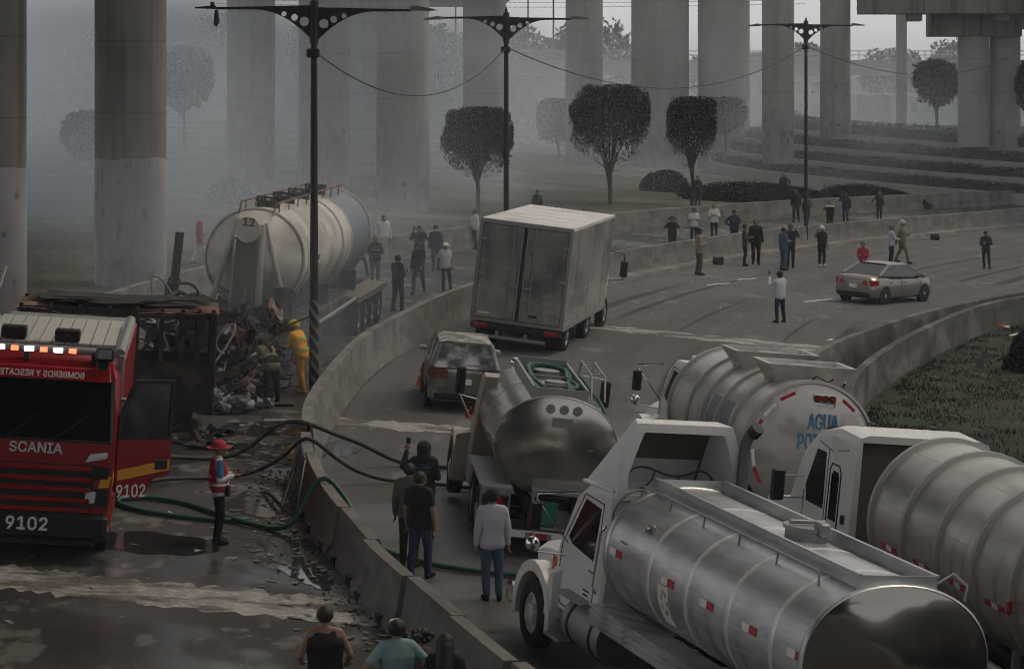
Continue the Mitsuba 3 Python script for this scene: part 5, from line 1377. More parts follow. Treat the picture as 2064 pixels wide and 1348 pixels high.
# --- burnt bulk tanker ----------------------------------------------------------------
t = thing('burnt_tanker', 'scorched white bulk tanker trailer with a blue rear band', 'tanker trailer')
M = ground_frame(-6.9, 64.4, 5.7, 1.2)
RR, ZC = 1.28, 3.0
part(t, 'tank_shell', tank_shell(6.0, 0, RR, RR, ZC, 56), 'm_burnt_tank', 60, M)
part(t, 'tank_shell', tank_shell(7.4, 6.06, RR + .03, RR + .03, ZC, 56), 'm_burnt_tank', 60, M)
part(t, 'rear_band', tank_shell(11.0, 7.45, RR, RR, ZC, 56), 'm_blue_band', 60, M, label='blue painted rear section of the tank')
part(t, 'front_head', tank_head(0, -1.15, RR, RR, ZC, 56, steps=9), 'm_burnt_tank', True, M)
part(t, 'rear_head', tank_head(11.0, .8, RR, RR, ZC, 56), 'm_blue_band', True, M)
for y in (.0, 6.03, 7.42, 10.95):
    part(t, 'rib', tank_ring(y, .12, RR, RR, ZC, .05, 56), 'm_burnt_tank', 50, M)
part(t, 'nose_plate', cyl((0, -1.16, ZC + .82), (0, -1.22, ZC + .82), .33, n=24), 'm_burnt_tank', 40, M)
part(t, 'nose_number', on_rear(text('12', .2, .01, True), .02, -1.225, ZC + .92), 'm_brown_print', False, M, label='dark red number 12')
for a, b, r in (((-.32, -1.0, ZC + 1.1), (-.95, -1.15, 1.35), .075), ((.32, -1.0, ZC + .95), (.42, -1.2, 1.25), .10), ((.4, -.95, ZC + 1.0), (1.15, -.75, 1.5), .06), ((-.3, -1.22, ZC + .55), (-.34, -1.22, 1.25), .03), ((.05, -1.24, ZC - .6), (.02, -1.24, 1.25), .03)):
    part(t, 'nose_strut', cyl(a, b, r, n=10), 'm_burnt_tank', 40, M)
part(t, 'nose_recess_shade', bx(-.36, .30, -1.19, -.2, 1.22, ZC + .6, .03), 'm_beige_dark', False, M)  # solid dark block painting the shade of the recess between the struts
for s in (-1, 1):
    part(t, 'top_rail', cat(tube([(s * .45, -.3, ZC + RR * .9), (s * .45, .0, ZC + RR + .17), (s * .45, 10.5, ZC + RR + .2)], .025, 6), *[cyl((s * .45, y, ZC + RR * .9), (s * .45, y, ZC + RR + .18), .018, n=5) for y in np.arange(.5, 10.5, 1.3)]), 'm_rust', 40, M)
for y in (1.2, 3.4, 5.6, 8.2):
    k = part(t, 'hatch', cyl((0, y, ZC + RR - .05), (0, y, ZC + RR + .16), .30, n=18), 'm_burnt', 30, M)
    part(k, 'clamp', cat(*[box(.07, .07, .14, (.28 * math.cos(q), y + .28 * math.sin(q), ZC + RR + .2), .01) for q in np.arange(6) * 1.05], box(.5, .05, .05, (0, y, ZC + RR + .24))), 'm_burnt', False, M)
part(t, 'flank_lettering', cat(*[on_tank(2.1 + .05 * (i % 2), 2.35 + .05 * (i % 3), ZC - .1 - i * .24, ZC + .04 - i * .24, RR, RR, ZC, 1, .005) for i in range(5)]), 'm_burnt', False, M)
part(t, 'underframe', cat(bx(-.55, -.42, -.6, 15, 1.0, 1.3), bx(.42, .55, -.6, 15, 1.0, 1.3), *[bx(-1.0, 1.0, y, y + .15, 1.3, 1.9) for y in (.4, 5.8, 10.6)]), 'm_burnt', False, M)
part(t, 'hopper', cat(*[hull([(1.0 * math.cos(q), y + 1.3 * math.sin(q), ZC - .9) for q in np.arange(10) * .63] + [(.2 * math.cos(q), y + .2 * math.sin(q), 1.1) for q in np.arange(6) * 1.05]) for y in (2.0, 5.0, 8.6)]), 'm_burnt_tank', 30, M)
for s in (-1, 1):
    part(t, 'fender', cat(bx(min(s * .68, s * 1.36), max(s * .68, s * 1.36), 9.2, 14.8, 1.17, 1.24, .02), bx(min(s * 1.3, s * 1.36), max(s * 1.3, s * 1.36), 9.2, 14.8, 1.06, 1.17)), 'm_beige_dark', False, M)
    for y in (10.1, 11.4, 12.7, 14.0):
        wheel(t, M, s * 1.16, y, .54, .28, s, 'm_stack', lug=False)
    part(t, 'side_rail', cyl((s * 1.25, 3.2, 1.1), (s * 1.25, 9.2, 1.2), .05, n=8), 'm_dullmetal', 40, M)
    part(t, 'dark_skirt', bx(min(s * .6, s * .64), max(s * .6, s * .64), 9.2, 14.6, .3, 1.1), 'm_black', False, M)
part(t, 'charred_underbody', cat(bx(-1.05, 1.05, .2, 9.1, .85, 1.35, .05), bx(-.7, .7, 9.2, 14.6, .5, 1.16, .05)), 'm_burnt', False, M)
part(t, 'landing_gear', cat(box(.16, .16, 1.1, (-.7, 2.5, .55)), box(.16, .16, 1.1, (.7, 2.5, .55)), box(.3, .3, .06, (.7, 2.5, .03)), box(.3, .3, .06, (-.7, 2.5, .03))), 'm_burnt', False, M)

# --- burnt tractor --------------------------------------------------------------------
t = thing('burnt_truck', 'charred wreck of a truck tractor in front of the scorched tank', 'truck wreck')
M = ground_frame(-7.4, 61.0, 8, 0)
rg = np.random.default_rng(21)
chassis(t, M, -2.8, 3.0, .95, 'm_burnt')
part(t, 'engine_block', cat(box(.8, 1.3, .9, (0, -1.6, 1.25), .08), box(.5, .8, .4, (.1, -1.7, 1.9), .06), *[cyl((-.42, -2.1 + i * .22, 1.2), (-.6, -2.1 + i * .22, 1.4), .06, n=7) for i in range(5)]), 'm_burnt', False, M)
part(t, 'exhaust_stack', cat(cyl((-1.35, .8, 1.8), (-1.25, .9, 3.75), .11, n=14), cyl((-1.4, .75, .9), (-1.36, .8, 2.45), .17, n=14)), 'm_burnt', 40, M, label='charred upright exhaust pipe')
part(t, 'fifth_wheel', cat(bx(-1.05, 1.15, 2.2, 3.2, 1.55, 1.8, .05), hull([(-1.2, 2.0, 2.15), (-.3, 2.0, 1.95), (-1.0, 2.1, 1.5), (-.3, 2.2, 1.4), (-1.15, 2.6, 2.1), (-.2, 2.8, 1.5)])), 'm_burnt', False, M)
part(t, 'side_drum', cat(cyl((1.15, 2.0, 1.55), (1.15, 2.5, 2.25), .28, n=16), cyl((.7, 1.8, 1.5), (.85, 2.0, 2.0), .13, n=12)), 'm_burnt', 40, M)
part(t, 'mirror_frame', cat(tube(smooth_path([(-1.2, .3, 1.9), (-1.1, .2, 2.5), (-.75, .2, 2.55), (-.6, .3, 1.95)], 16), .035, 6), tube(smooth_path([(-1.3, .3, 2.2), (-1.2, .3, 2.7), (-1.0, .3, 2.6)], 10), .03, 6)), 'm_burnt', 40, M)
for s in (-1, 1):
    for y in (-1.9, 1.6, 2.7):
        wheel(t, M, s * 1.0, y, .45, .24, s, 'm_burnt', lug=False)
part(t, 'cab_frame', bars([((-1.1, -1.2, .9), (-1.0, -1.0, 2.3)), ((1.1, -1.2, .9), (.9, -.9, 2.0)), ((-1.0, -1.0, 2.3), (.9, -.9, 2.0)), ((-1.1, .2, .9), (-1.0, .1, 2.35)), ((-1.0, -1.0, 2.3), (-1.0, .1, 2.35)), ((-1.0, .1, 2.35), (.7, .3, 1.8)), ((1.1, .2, .9), (.9, .3, 1.7))], .05, 6), 'm_burnt', False, M)
for i in range(9):
    c = np.array([rg.uniform(-1.2, 1.3), rg.uniform(-2.6, .6), rg.uniform(.5, 1.9)])
    a = rg.normal(size=(7, 3)) * [.35, .3, .3]
    part(t, 'bent_sheet', hull(c + a * [1, 1, .8]) if i % 2 else (c + np.array([[-.4, 0, -.25], [.4, .1, -.3], [.45, -.1, .3], [-.35, .1, .35], [0, .2, .05]]) * rg.uniform(.7, 1.3), np.array([[0, 1, 4], [1, 2, 4], [2, 3, 4], [3, 0, 4]])), 'm_burnt', False, M)
deb = []
for i in range(420):
    c = np.array([rg.uniform(-1.6, 1.8), rg.uniform(-3.0, 1.6), abs(rg.normal()) * .55 + .05])
    d = rg.normal(size=3); d /= np.linalg.norm(d); l = rg.uniform(.1, .55)
    deb.append(cyl(c - d * l / 2, c + d * l / 2, rg.uniform(.008, .035), n=4) if i % 2 else hull(c + rg.normal(size=(5, 3)) * [.13, .13, .06]))
part(t, 'debris', cat(*deb), 'm_burnt', False, M, kind='stuff')
deb = []
for i in range(150):
    c = np.array([rg.uniform(-1.5, 1.7), rg.uniform(-3.0, .4), abs(rg.normal()) * .5 + .1])
    d = rg.normal(size=3); d /= np.linalg.norm(d); l = rg.uniform(.1, .4)
    deb.append(cyl(c - d * l / 2, c + d * l / 2, rg.uniform(.008, .025), n=4) if i % 2 else hull(c + rg.normal(size=(5, 3)) * [.08, .07, .04]))
part(t, 'ashen_debris', cat(*deb), 'm_ash', False, M, kind='stuff')
def crumple(c, sx, sy, amp, seed, n=7):
    g = np.linspace(-.5, .5, n); U, V = np.meshgrid(g, g, indexing='ij')
    p = np.stack([U.ravel() * sx, V.ravel() * sy, 0 * U.ravel()], 1)
    p = p + (np.stack([meshkit.fbm(p * 4 + seed + k * 9, 3) for k in range(3)], 1) - .5) * amp
    r_ = np.random.default_rng(seed); q = rot('x', r_.uniform(-80, 80)) @ rot('y', r_.uniform(-70, 70)) @ rot('z', r_.uniform(0, 180))
    p = p @ q[:3, :3].T + c
    f = []
    for i in range(n - 1):
        for j in range(n - 1):
            a_ = i * n + j; f += [[a_, a_ + 1, a_ + n + 1], [a_, a_ + n + 1, a_ + n]]
    return p, np.array(f)
for i in range(30):
    c = np.array([rg.uniform(-1.3, 1.7), rg.uniform(-2.8, 1.6), rg.uniform(.3, 2.0)])
    part(t, 'crumpled_panel', crumple(c, rg.uniform(.4, 1.2), rg.uniform(.3, .8), .75, 100 + i), ('m_burnt', 'm_burnt', 'm_rust', 'm_burnt', 'm_ash')[i % 5], True, M)
for i in range(36):
    c = np.array([rg.uniform(-1.4, 1.8), rg.uniform(-2.9, 1.2), rg.uniform(.2, 1.9)])
    k_ = [c + rg.normal(size=3) * [.35, .3, .3] * j * .55 for j in range(4)]
    for q in k_: q[2] = max(q[2], .05)
    part(t, 'twisted_pipe', tube(smooth_path(k_, 18), rg.uniform(.012, .035), 6), 'm_burnt' if i % 4 else 'm_dullmetal', 40, M)
foam = []
for i in range(90):
    c = np.array([rg.uniform(-1.5, 2.0), rg.uniform(-3.8, -1.6), .04 + .35 * rg.uniform(0, 1) ** 2]); r = rg.uniform(.06, .27)
    ico = trimesh.creation.icosphere(2); w = np.array(ico.vertices)
    w = w * (.45 + 1.1 * meshkit.fbm(w * 2.6 + i, 4))[:, None] * [r, r * .8, r * rg.uniform(.5, 1.1)] + c
    foam.append((w, np.array(ico.faces)))
part(t, 'ash_heap', cat(*foam), 'm_ash', True, M, kind='stuff')
# ------------------------------------------------------------------ people
def uni(n):
    m = trimesh.creation.icosphere(n); return np.array(m.vertices)
US = {0: uni(1), 1: uni(2)}
MF = manifold3d.Manifold
def bone(a, ra, b, rb, lod, sa=(1, 1, 1), sb=(1, 1, 1)):
    s = US[lod]
    return MF.hull_points(np.vstack([np.asarray(a) + s * ra * np.asarray(sa), np.asarray(b) + s * rb * np.asarray(sb)]))
def blob(pts, lod):
    """hull of spheres [(centre, radius)]"""
    s = US[lod]
    return MF.hull_points(np.vstack([np.asarray(c) + s * r for c, r in pts]))
def merge(ms, edge=None, taubin=6):
    q = MF.batch_boolean(ms, manifold3d.OpType.Add)
    if edge: q = q.refine_to_length(edge)
    q = q.to_mesh(); m = trimesh.Trimesh(q.vert_properties[:, :3].astype(float), q.tri_verts, process=True)
    if edge: trimesh.smoothing.filter_taubin(m, .5, .52, iterations=taubin)
    return np.array(m.vertices), np.array(m.faces)

ARMS = {  # elbow and wrist relative to the shoulder, for the right arm (x outwards, y forward)
    'down': ((.06, -.02, -.29), (.07, .04, -.54)), 'front': ((.06, .0, -.29), (-.06, .24, -.24)), 'raised': ((.13, .2, -.14), (.02, .33, .12)),
    'folded': ((.08, .06, -.27), (-.19, .21, -.19)), 'akimbo': ((.24, -.08, -.25), (.03, .05, -.42)), 'point': ((.20, .2, -.05), (.30, .43, .0)),
    'swing': ((.05, .12, -.27), (.04, .30, -.44)), 'back': ((.06, -.13, -.26), (.08, -.18, -.51)), 'out': ((.2, .02, -.22), (.32, .16, -.36)),
    'hold': ((.08, .12, -.27), (-.05, .36, -.30)), 'side_up': ((.20, .1, -.12), (.14, .2, .15))}
LEGS = {'stand': ((.10, .0), (.10, .0)), 'apart': ((.17, .02), (.17, -.03)), 'walk': ((.09, .30), (.09, -.26)), 'walk2': ((.09, -.26), (.09, .30)), 'step': ((.10, .12), (.11, -.10)), 'lean': ((.09, .02), (.16, .12))}

def person(x, y, face, h, label, top, bottom, arms=('down', 'down'), legs='stand', sleeve='long', head='hair', lod=0, shoes='black', lean=0.0, turn=0.0, group=None, jacket=False, hold=None, extra=None, headcol='black', skin='m_skin', bulk=1.0):
    """face = heading in degrees from +Y (0 = back to the camera) towards +X"""
    t = thing('person', label, 'person', group)
    k = h / 1.74
    z0 = float(gz(x, y))
    M = trans(x, y, z0) @ rot('z', -face) @ np.diag([k, k, k, 1.0])
    bend = rot('x', -lean)
    def up(p):                                   # upper body leans about the hips
        q = np.array([p[0], p[1], p[2] - .92, 1.0]); q = bend @ q
        return q[:3] + [0, 0, .92]
    b = bulk
    (fxr, fyr), (fxl, fyl) = LEGS[legs]
    skinm, shirt, trous, shoe = [], [], [], []
    B = lambda a, ra, c, rb, **kw: bone(a, ra, c, rb, lod, **kw)
    # torso
    pel = [((-.085, 0, .93), .095 * b), ((.085, 0, .93), .095 * b)]
    wai = [(up((-.075, .01, 1.08)), .095 * b), (up((.075, .01, 1.08)), .095 * b)]
    che = [(up((-.10, .0, 1.29)), .105 * b), (up((.10, .0, 1.29)), .105 * b)]
    shl = [(up((-.165, -.01, 1.425)), .062), (up((.165, -.01, 1.425)), .062), (up((0, -.01, 1.46)), .06)]
    inf = lambda ps, d: [(c, r + d) for c, r in ps]
    skinm += [blob(pel + wai, lod), blob(wai + che, lod), blob(che + shl, lod)]
    d = .018
    shirt += [blob(inf(wai, d) + [(up((-.085, 0, .90)), .105 * b + d), (up((.085, 0, .90)), .105 * b + d)], lod), blob(inf(wai, d) + inf(che, d), lod), blob(inf(che, d) + (inf(shl, d * .8) if sleeve != 'none' else [(up((-.10, -.01, 1.42)), .066), (up((.10, -.01, 1.42)), .066)]), lod)]
    neck, hd = up((0, -.005, 1.45)), up((0, .022, 1.615))
    skinm += [B(neck, .056, up((0, .01, 1.54)), .052), blob([(hd + [0, -.008, .022], .096), (hd + [0, .028, -.062], .062), (hd + [0, .045, .02], .075)], lod)]
    q = math.radians(turn); cf, sf = math.cos(q), math.sin(q)
    hp = lambda ox, oy, oz: hd + np.array([ox * cf + oy * sf, -ox * sf + oy * cf, oz])
    skinm += [blob([(hp(0, .105, -.012), .014), (hp(0, .095, .025), .012)], lod), blob([(hp(.088, -.005, .0), .02), (hp(.09, -.012, .028), .016)], lod), blob([(hp(-.088, -.005, .0), .02), (hp(-.09, -.012, .028), .016)], lod), blob([(hp(-.03, .088, -.06), .012), (hp(.03, .088, -.06), .012)], lod)]
    hands = {}
    for s, pose in ((1, arms[1]), (-1, arms[0])):   # arms = (left, right)
        e, w = ARMS[pose] if isinstance(pose, str) else pose
        sh = up((s * .185, -.01, 1.415))
        el = sh + np.array([s * e[0], e[1], e[2]]); wr = sh + np.array([s * w[0], w[1], w[2]])
        skinm += [B(sh, .052, el, .042), B(el, .042, wr, .03)]
        if sleeve != 'none':
            if sleeve == 'long':
                shirt += [B(sh, .068, el, .058), B(el, .058, wr - (wr - el) * .06, .043)]
            else:
                shirt += [B(sh, .068, sh + (el - sh) * .62, .062)]
        f = wr - el; f = f / np.linalg.norm(f)
        side = np.cross(f, [0, 0, 1.0]) if abs(f[2]) < .8 else np.cross(f, [0, 1.0, 0]); side /= np.linalg.norm(side)
        if pose in ('down', 'back', 'swing'): side = np.array([0, 1.0, 0]) - f * f[1]; side /= np.linalg.norm(side)
        nrm = np.cross(side, f) * s
        palm = wr + f * .085
        skinm.append(blob([(wr + f * .015, .026), (palm + side * .026, .018), (palm - side * .026, .018)], lod))
        for i, (o, l) in enumerate(((.032, .066), (.011, .076), (-.011, .07), (-.031, .055))):
            r0 = palm + side * o
            r1 = r0 + f * l * .55 - nrm * .012
            r2 = r1 + f * l * .35 - nrm * (.028 if pose not in ('front', 'raised', 'hold') else .04)
            skinm += [B(r0, .0105, r1, .0095), B(r1, .0095, r2, .008)]
        th0 = wr + f * .035 + side * .028
        skinm += [B(th0, .014, th0 + f * .035 + side * .026, .0115), B(th0 + f * .035 + side * .026, .0115, th0 + f * .065 + side * .024 - nrm * .016, .0095)]
        hands['r' if s > 0 else 'l'] = (palm + f * .03 - nrm * .02, f, side)
    for s, (fx, fy) in ((1, (fxr, fyr)), (-1, (fxl, fyl))):
        hip = np.array([s * .09, 0, .90]); an = np.array([s * fx, fy - .03, .085 + (.05 if fy < -.2 else 0)])
        kn = (hip + an) / 2 + np.array([s * .01, .045 if fy < .2 else .06, .03])
        skinm += [B(hip, .085 * b, kn, .055), B(kn, .055, an, .038)]
        trous += [blob([((s * .075, 0, .95), .104 * b), (kn, .072)], lod) , B(hip, .102 * b, kn, .075), B(kn, .075, an + [0, 0, .03], .058)]
        toe = an + np.array([s * .03, .15, -.045])
        heel = an + np.array([0, -.03, -.045])
        skinm += [blob([(an, .036), (heel, .034), (toe, .028)], lod)]
        sz = max(0.0, an[2] - .085)
        shoe.append(blob([(an + [0, 0, .01], .046), (heel + [0, -.005, .0], .042), (toe + [0, .01, .002], .036), (toe + [0, -.05, .015], .04)], lod))
    trous.append(blob([((-.085, 0, .955), .106 * b), ((.085, 0, .955), .106 * b), ((-.08, .01, 1.03), .098 * b), ((.08, .01, 1.03), .098 * b)], lod))
    edge = .035 if lod else None
    sm = True if lod else 50
    part(t, 'body', merge(skinm, .022 if lod else None, 3), skin, sm, M)
    def wrinkle(m, amp=.012):
        v, f = m
        if lod: v = v + (meshkit.fbm(v * np.array([9, 9, 14]) + x, 3)[:, None] - .5) * amp * np.sign(v - v.mean(0)) 
        return v, f
    part(t, 'shirt' if not jacket else 'jacket', wrinkle(merge(shirt, edge)), 'c_' + top, sm, M)
    part(t, 'trousers', wrinkle(merge(trous, edge)), 'c_' + bottom, sm, M)
    for m in shoe:
        part(t, 'shoe', merge([m]), 'c_' + shoes, 50, M)
    # hair and headgear
    top_ = hp(0, -.012, .03)
    if head in ('hair', 'cap', 'beanie', 'bun'):
        cap = MF.hull_points(np.vstack([top_ + US[1] * .107]))
        cut = MF.hull_points(np.array([hp(a * .2, b_, c) for a in (-1, 1) for b_, c in ((.055, .055), (.3, .055), (.3, -.3), (-.03, -.3), (.035, -.02))]))
        hm = (cap - cut).trim_by_plane((0, 0, 1), float((hd)[2] - .075))
        part(t, 'hair', merge([hm]), 'm_hair', 50, M)
    if head == 'cap':
        dome = MF.hull_points(top_ + [0, 0, .012] + US[1] * .114).trim_by_plane((0, 0, 1), float(hd[2] + .035))
        brim = MF.hull_points(np.array([hp(a * .085, b_, .05 + c) for a in (-1, 1) for b_, c in ((.05, 0), (.05, .014), (.185, -.008), (.185, .002))] + [hp(a * .1, .1, .045) for a in (-1, 1)]))
        part(t, 'cap', merge([dome, brim]), 'c_' + headcol, 50, M)
    if head in ('helmet', 'brim'):
        rb = .19 if head == 'brim' else .135
        dome = MF.hull_points(top_ + [0, 0, .03] + US[1] * np.array([.122, .135, .115])).trim_by_plane((0, 0, 1), float(hd[2] + .03))
        n = 20; a = np.arange(n) * 2 * math.pi / n
        rm = MF.hull_points(np.vstack([np.stack([top_[0] + np.cos(a) * rb, top_[1] + np.sin(a) * (rb + .03), np.full(n, hd[2] + zz)], 1) for zz in (.028, .042)]))
        part(t, 'helmet', merge([dome, rm]), 'c_' + headcol, 50, M)
        if head == 'helmet':
            crest = MF.hull_points(np.array([top_ + [a_, b_, c] for a_ in (-.012, .012) for b_, c in ((-.11, .09), (0, .158), (.11, .09), (0, .1))]))
            part(t, 'helmet_crest', merge([crest]), 'c_' + headcol, False, M)
    if head == 'hood':
        hm = blob([(top_ + [0, -.005, .005], .128), (hd + [0, -.04, -.09], .115), (up((0, -.05, 1.47)), .11)], lod) - blob([(hp(0, .13, .0), .098), (hp(0, .11, -.06), .08)], lod)
        part(t, 'hood', merge([hm], edge), 'c_' + top, sm, M)
    if head == 'long':
        hm = blob([(top_, .112), (top_ + [0, -.02, -.06], .115)], 1) + blob([(top_ + [0, -.035, -.06], .112), (up((0, -.085, 1.36)), .12), (up((-.06, -.09, 1.22)), .075), (up((.06, -.09, 1.22)), .075)], 1) 
        hm = hm - blob([(hp(0, .14, .01), .105), (hp(0, .13, -.07), .1)], 1)
        part(t, 'hair', merge([hm], .03), 'm_hair', True, M)
    if head == 'curly':
        rr = np.random.default_rng(3)
        part(t, 'hair', merge([MF.hull_points(hp(*p) + US[0] * .042) for p in rr.normal(size=(60, 3)) * [.05, .05, .035] + [0, -.025, .06]], .02, 4), 'm_hair', True, M)
    for e_ in (-1, 1):
        part(t, 'eye', (US[0] * .012 + hp(e_ * .034, .1, .024), np.array(trimesh.creation.icosphere(1).faces)), 'c_black', True, M)
    if hold:
        c, f, sd = hands[hold[0]]
        if hold[1] == 'phone':
            part(t, 'phone', mv(box(.075, .012, .15, (0, 0, 0), .005), *(c + [0, 0, .05])), 'm_black', False, M)
    if extra: extra(t, M, up, hd, hp)
    return t

def band(z, r, mate, name='reflective_band', hgt=.05, sx=1.0):
    def go(t, M, up, hd, hp):
        n = 26; a = np.arange(n) * 2 * math.pi / n
        for zz, rr in z:
            ring = lambda q, k: np.array([up((np.cos(s) * (rr[0] * k), np.sin(s) * rr[1] * k, q)) for s in a])
            part(t, name, loft([ring(zz, .97), ring(zz, 1.0), ring(zz + hgt, 1.0), ring(zz + hgt, .97)], False, False), mate, 40, M)
    return go
def both(*fs):
    return lambda *a: [f(*a) for f in fs]

def vest(t, M, up, hd, hp):
    pts = [(up((sx * .19, oy, 1.44)), .03) for sx in (-1, 1) for oy in (-.07, .06)] + [(up((sx * .125, 0, 1.0)), .155) for sx in (-.7, .7)] + [(up((sx * .12, 0, 1.28)), .15) for sx in (-1, 1)]
    m = blob(pts, 1)
    for sx in (-1, 1):
        m = m - blob([(up((sx * .30, 0, 1.36)), .1), (up((sx * .42, 0, 1.3)), .14)], 1)
    m = m - blob([(up((0, .02, 1.56)), .1), (up((0, .16, 1.44)), .05)], 1)
    part(t, 'vest', merge([m], .04), 'c_red', True, M)
    band([(1.02, (.255, .18)), (1.16, (.26, .182))], 1, 'm_whitetape', hgt=.045)(t, M, up, hd, hp)
    part(t, 'sleeve', merge([blob([(up((.185, 0, 1.41)), .075), (up((.235, 0, 1.2)), .066)], 1)]), 'c_blue', True, M)
    part(t, 'pouch', mv(box(.14, .08, .2, (0, 0, 0), .03), *up((.17, .14, .93))), 'c_black', False, M)
def back_print(t, M, up, hd, hp):
    part(t, 'jacket_print', mv(cat(box(.26, .012, .045, (0, 0, .06), .004), box(.2, .012, .03, (0, 0, 0), .004), box(.14, .012, .02, (0, 0, .12), .004)), *up((0, -.135, 1.25))), 'c_petrol', False, M)
def mask(t, M, up, hd, hp):
    part(t, 'face_mask', merge([blob([(hp(0, .085, -.04), .035), (hp(.05, .05, -.045), .035), (hp(-.05, .05, -.045), .035)], 1)]), 'c_white', True, M)
def white_band(t, M, up, hd, hp):
    part(t, 'collar_band', merge([blob([(up((-.19, .03, 1.43)), .06), (up((.19, .03, 1.43)), .06), (up((0, .05, 1.47)), .06)], 0)]), 'c_white', 50, M)

L1 = 1
# by the fire engine and on the road
person(-5.03, 42.5, 78, 1.74, 'person in red brimmed helmet and red vest over blue shirt by the fire engine', 'white', 'black', ('front', 'front'), 'stand', 'long', 'brim', L1, headcol='red', hold=('r', 'phone'), extra=vest)
person(-.31, 39.3, -8, 1.74, 'person in pale lilac sweater and blue jeans seen from behind', 'lilac', 'denim', ('down', 'down'), 'stand', 'long', 'cap', L1, turn=15, headcol='black')
person(-1.51, 40.6, 25, 1.74, 'person in black T-shirt and dark blue jeans looking right', 'black', 'darkdenim', ('down', 'down'), 'step', 'short', 'hair', L1, turn=40, bulk=1.08)
person(-1.72, 41.5, 12, 1.72, 'person in grey jacket half hidden behind the black T-shirt', 'grey', 'charcoal', ('down', 'down'), 'stand', 'long', 'hair', L1, jacket=True)
person(-1.55, 43.7, 4, 1.74, 'person in dark hooded jacket with teal back print raising a phone', 'charcoal', 'black', ('side_up', 'front'), 'stand', 'long', 'hood', L1, jacket=True, hold=('l', 'phone'), extra=back_print)
person(-2.3, 30.5, -6, 1.74, 'person in black sleeveless top at the bottom edge of the picture', 'black', 'black', (((.13, -.04, -.27), (.10, .17, -.38)), ((.13, -.04, -.27), (.10, .17, -.38))), 'stand', 'none', 'hair', L1, bulk=1.22)
def cap_mark(t, M, up, hd, hp):
    part(t, 'cap_front', merge([blob([(hp(-.05, .08, .09), .03), (hp(.03, .09, .09), .03)], 1)]), 'c_white', True, M)
person(-1.39, 30.0, -12, 1.74, 'person in pale teal T-shirt with arms akimbo at the bottom edge', 'teal', 'charcoal', ('akimbo', 'akimbo'), 'apart', 'short', 'hair', L1, bulk=1.1, extra=cap_mark)
person(-.80, 29.7, 6, 1.67, 'person with long black hair at the bottom edge of the picture', 'black', 'black', ('down', 'front'), 'stand', 'long', 'long', L1)
person(-1.12, 30.4, -60, 1.52, 'short dark haired person half hidden beside the long haired one', 'maroon', 'black', ('down', 'down'), 'stand', 'short', 'curly', L1)
# fire fighters
suit = both(band([(1.24, (.245, .175)), (.98, (.25, .18))], 1, 'c_lime', hgt=.07), mask)
person(-5.2, 61.4, -58, 1.80, 'person in orange fire suit with yellow helmet and pale bands', 'orange', 'orange', ('hold', 'hold'), 'step', 'long', 'helmet', L1, headcol='yellow', jacket=True, lean=20, bulk=1.18, shoes='yellow', extra=suit)
person(-5.75, 59.3, -35, 1.72, 'person bending forward in khaki fire coat and dark trousers by the wreck', 'khaki', 'black', ('hold', 'hold'), 'apart', 'long', 'helmet', L1, headcol='brown', jacket=True, lean=42, bulk=1.15, extra=band([(1.1, (.25, .19))], 1, 'c_tan', hgt=.05))
person(-10.35, 63.6, 170, 1.82, 'person with yellow helmet just showing above the burnt bus roof', 'khaki', 'khaki', ('front', 'front'), 'stand', 'long', 'helmet', 0, headcol='yellow', jacket=True)
# bystanders beyond the burnt tank
person(-11.9, 94.5, 62, 1.66, 'person in pink hooded top and white trousers walking beyond the burnt tank', 'pink', 'white', ('front', 'down'), 'walk', 'long', 'hood', 0)
person(-11.1, 97.0, 150, 1.7, 'person in black peering over the front of the burnt tank', 'black', 'black', ('front', 'front'), 'stand', 'long', 'hair', 0)
person(-5.0, 90.6, 172, 1.76, 'person in black jacket with folded arms and blue jeans by the blue band', 'black', 'darkdenim', ('folded', 'folded'), 'stand', 'long', 'hair', 0, jacket=True, bulk=1.12)
person(-5.2, 100.6, 165, 1.86, 'person in loose white shirt and dark trousers behind the folded arms one', 'white', 'charcoal', ('down', 'down'), 'stand', 'long', 'hair', 0, bulk=1.08)
person(-5.75, 93.6, 70, 1.72, 'person in coral red top half hidden by the burnt tank', 'coral', 'black', ('down', 'down'), 'walk', 'short', 'hair', 0)
person(-3.75, 81.4, 40, 1.88, 'person in black jacket standing astride with phone near the median', 'black', 'charcoal', ('hold', 'front'), 'apart', 'long', 'hair', 0, jacket=True, hold=('r', 'phone'), bulk=1.1)
person(-3.3, 87.7, 200, 1.82, 'person in black with cap striding along the median', 'black', 'charcoal', ('swing', 'down'), 'walk', 'long', 'cap', 0, headcol='navy', bulk=1.12)
person(-3.6, 96.5, 185, 1.78, 'person in dark uniform raising both hands to the face', 'navy', 'navy', ('raised', 'raised'), 'stand', 'long', 'cap', 0, headcol='black', hold=('r', 'phone'))
person(-3.0, 97.6, 176, 1.76, 'person in dark uniform and pale mask standing with arms down', 'navy', 'navy', ('down', 'down'), 'stand', 'long', 'cap', 0, headcol='black', extra=mask)
person(-2.4, 89.3, 150, 1.74, 'person in pale shirt with black and white cap beside the box truck', 'lilac', 'navy', ('down', 'back'), 'lean', 'short', 'cap', 0, headcol='white')
person(-1.65, 109.2, -120, 1.76, 'person in white shirt cut off by the left edge of the box truck', 'white', 'charcoal', ('down', 'down'), 'stand', 'long', 'hair', 0)
person(1.3, 127.7, 180, 1.74, 'person in black whose head and shoulders show above the box truck roof', 'black', 'black', ('down', 'down'), 'stand', 'long', 'cap', 0, headcol='black')
person(-6.7, 104.8, 160, 1.72, 'person in dark coat behind the rear top of the burnt tank', 'charcoal', 'black', ('front', 'front'), 'stand', 'long', 'hair', 0)
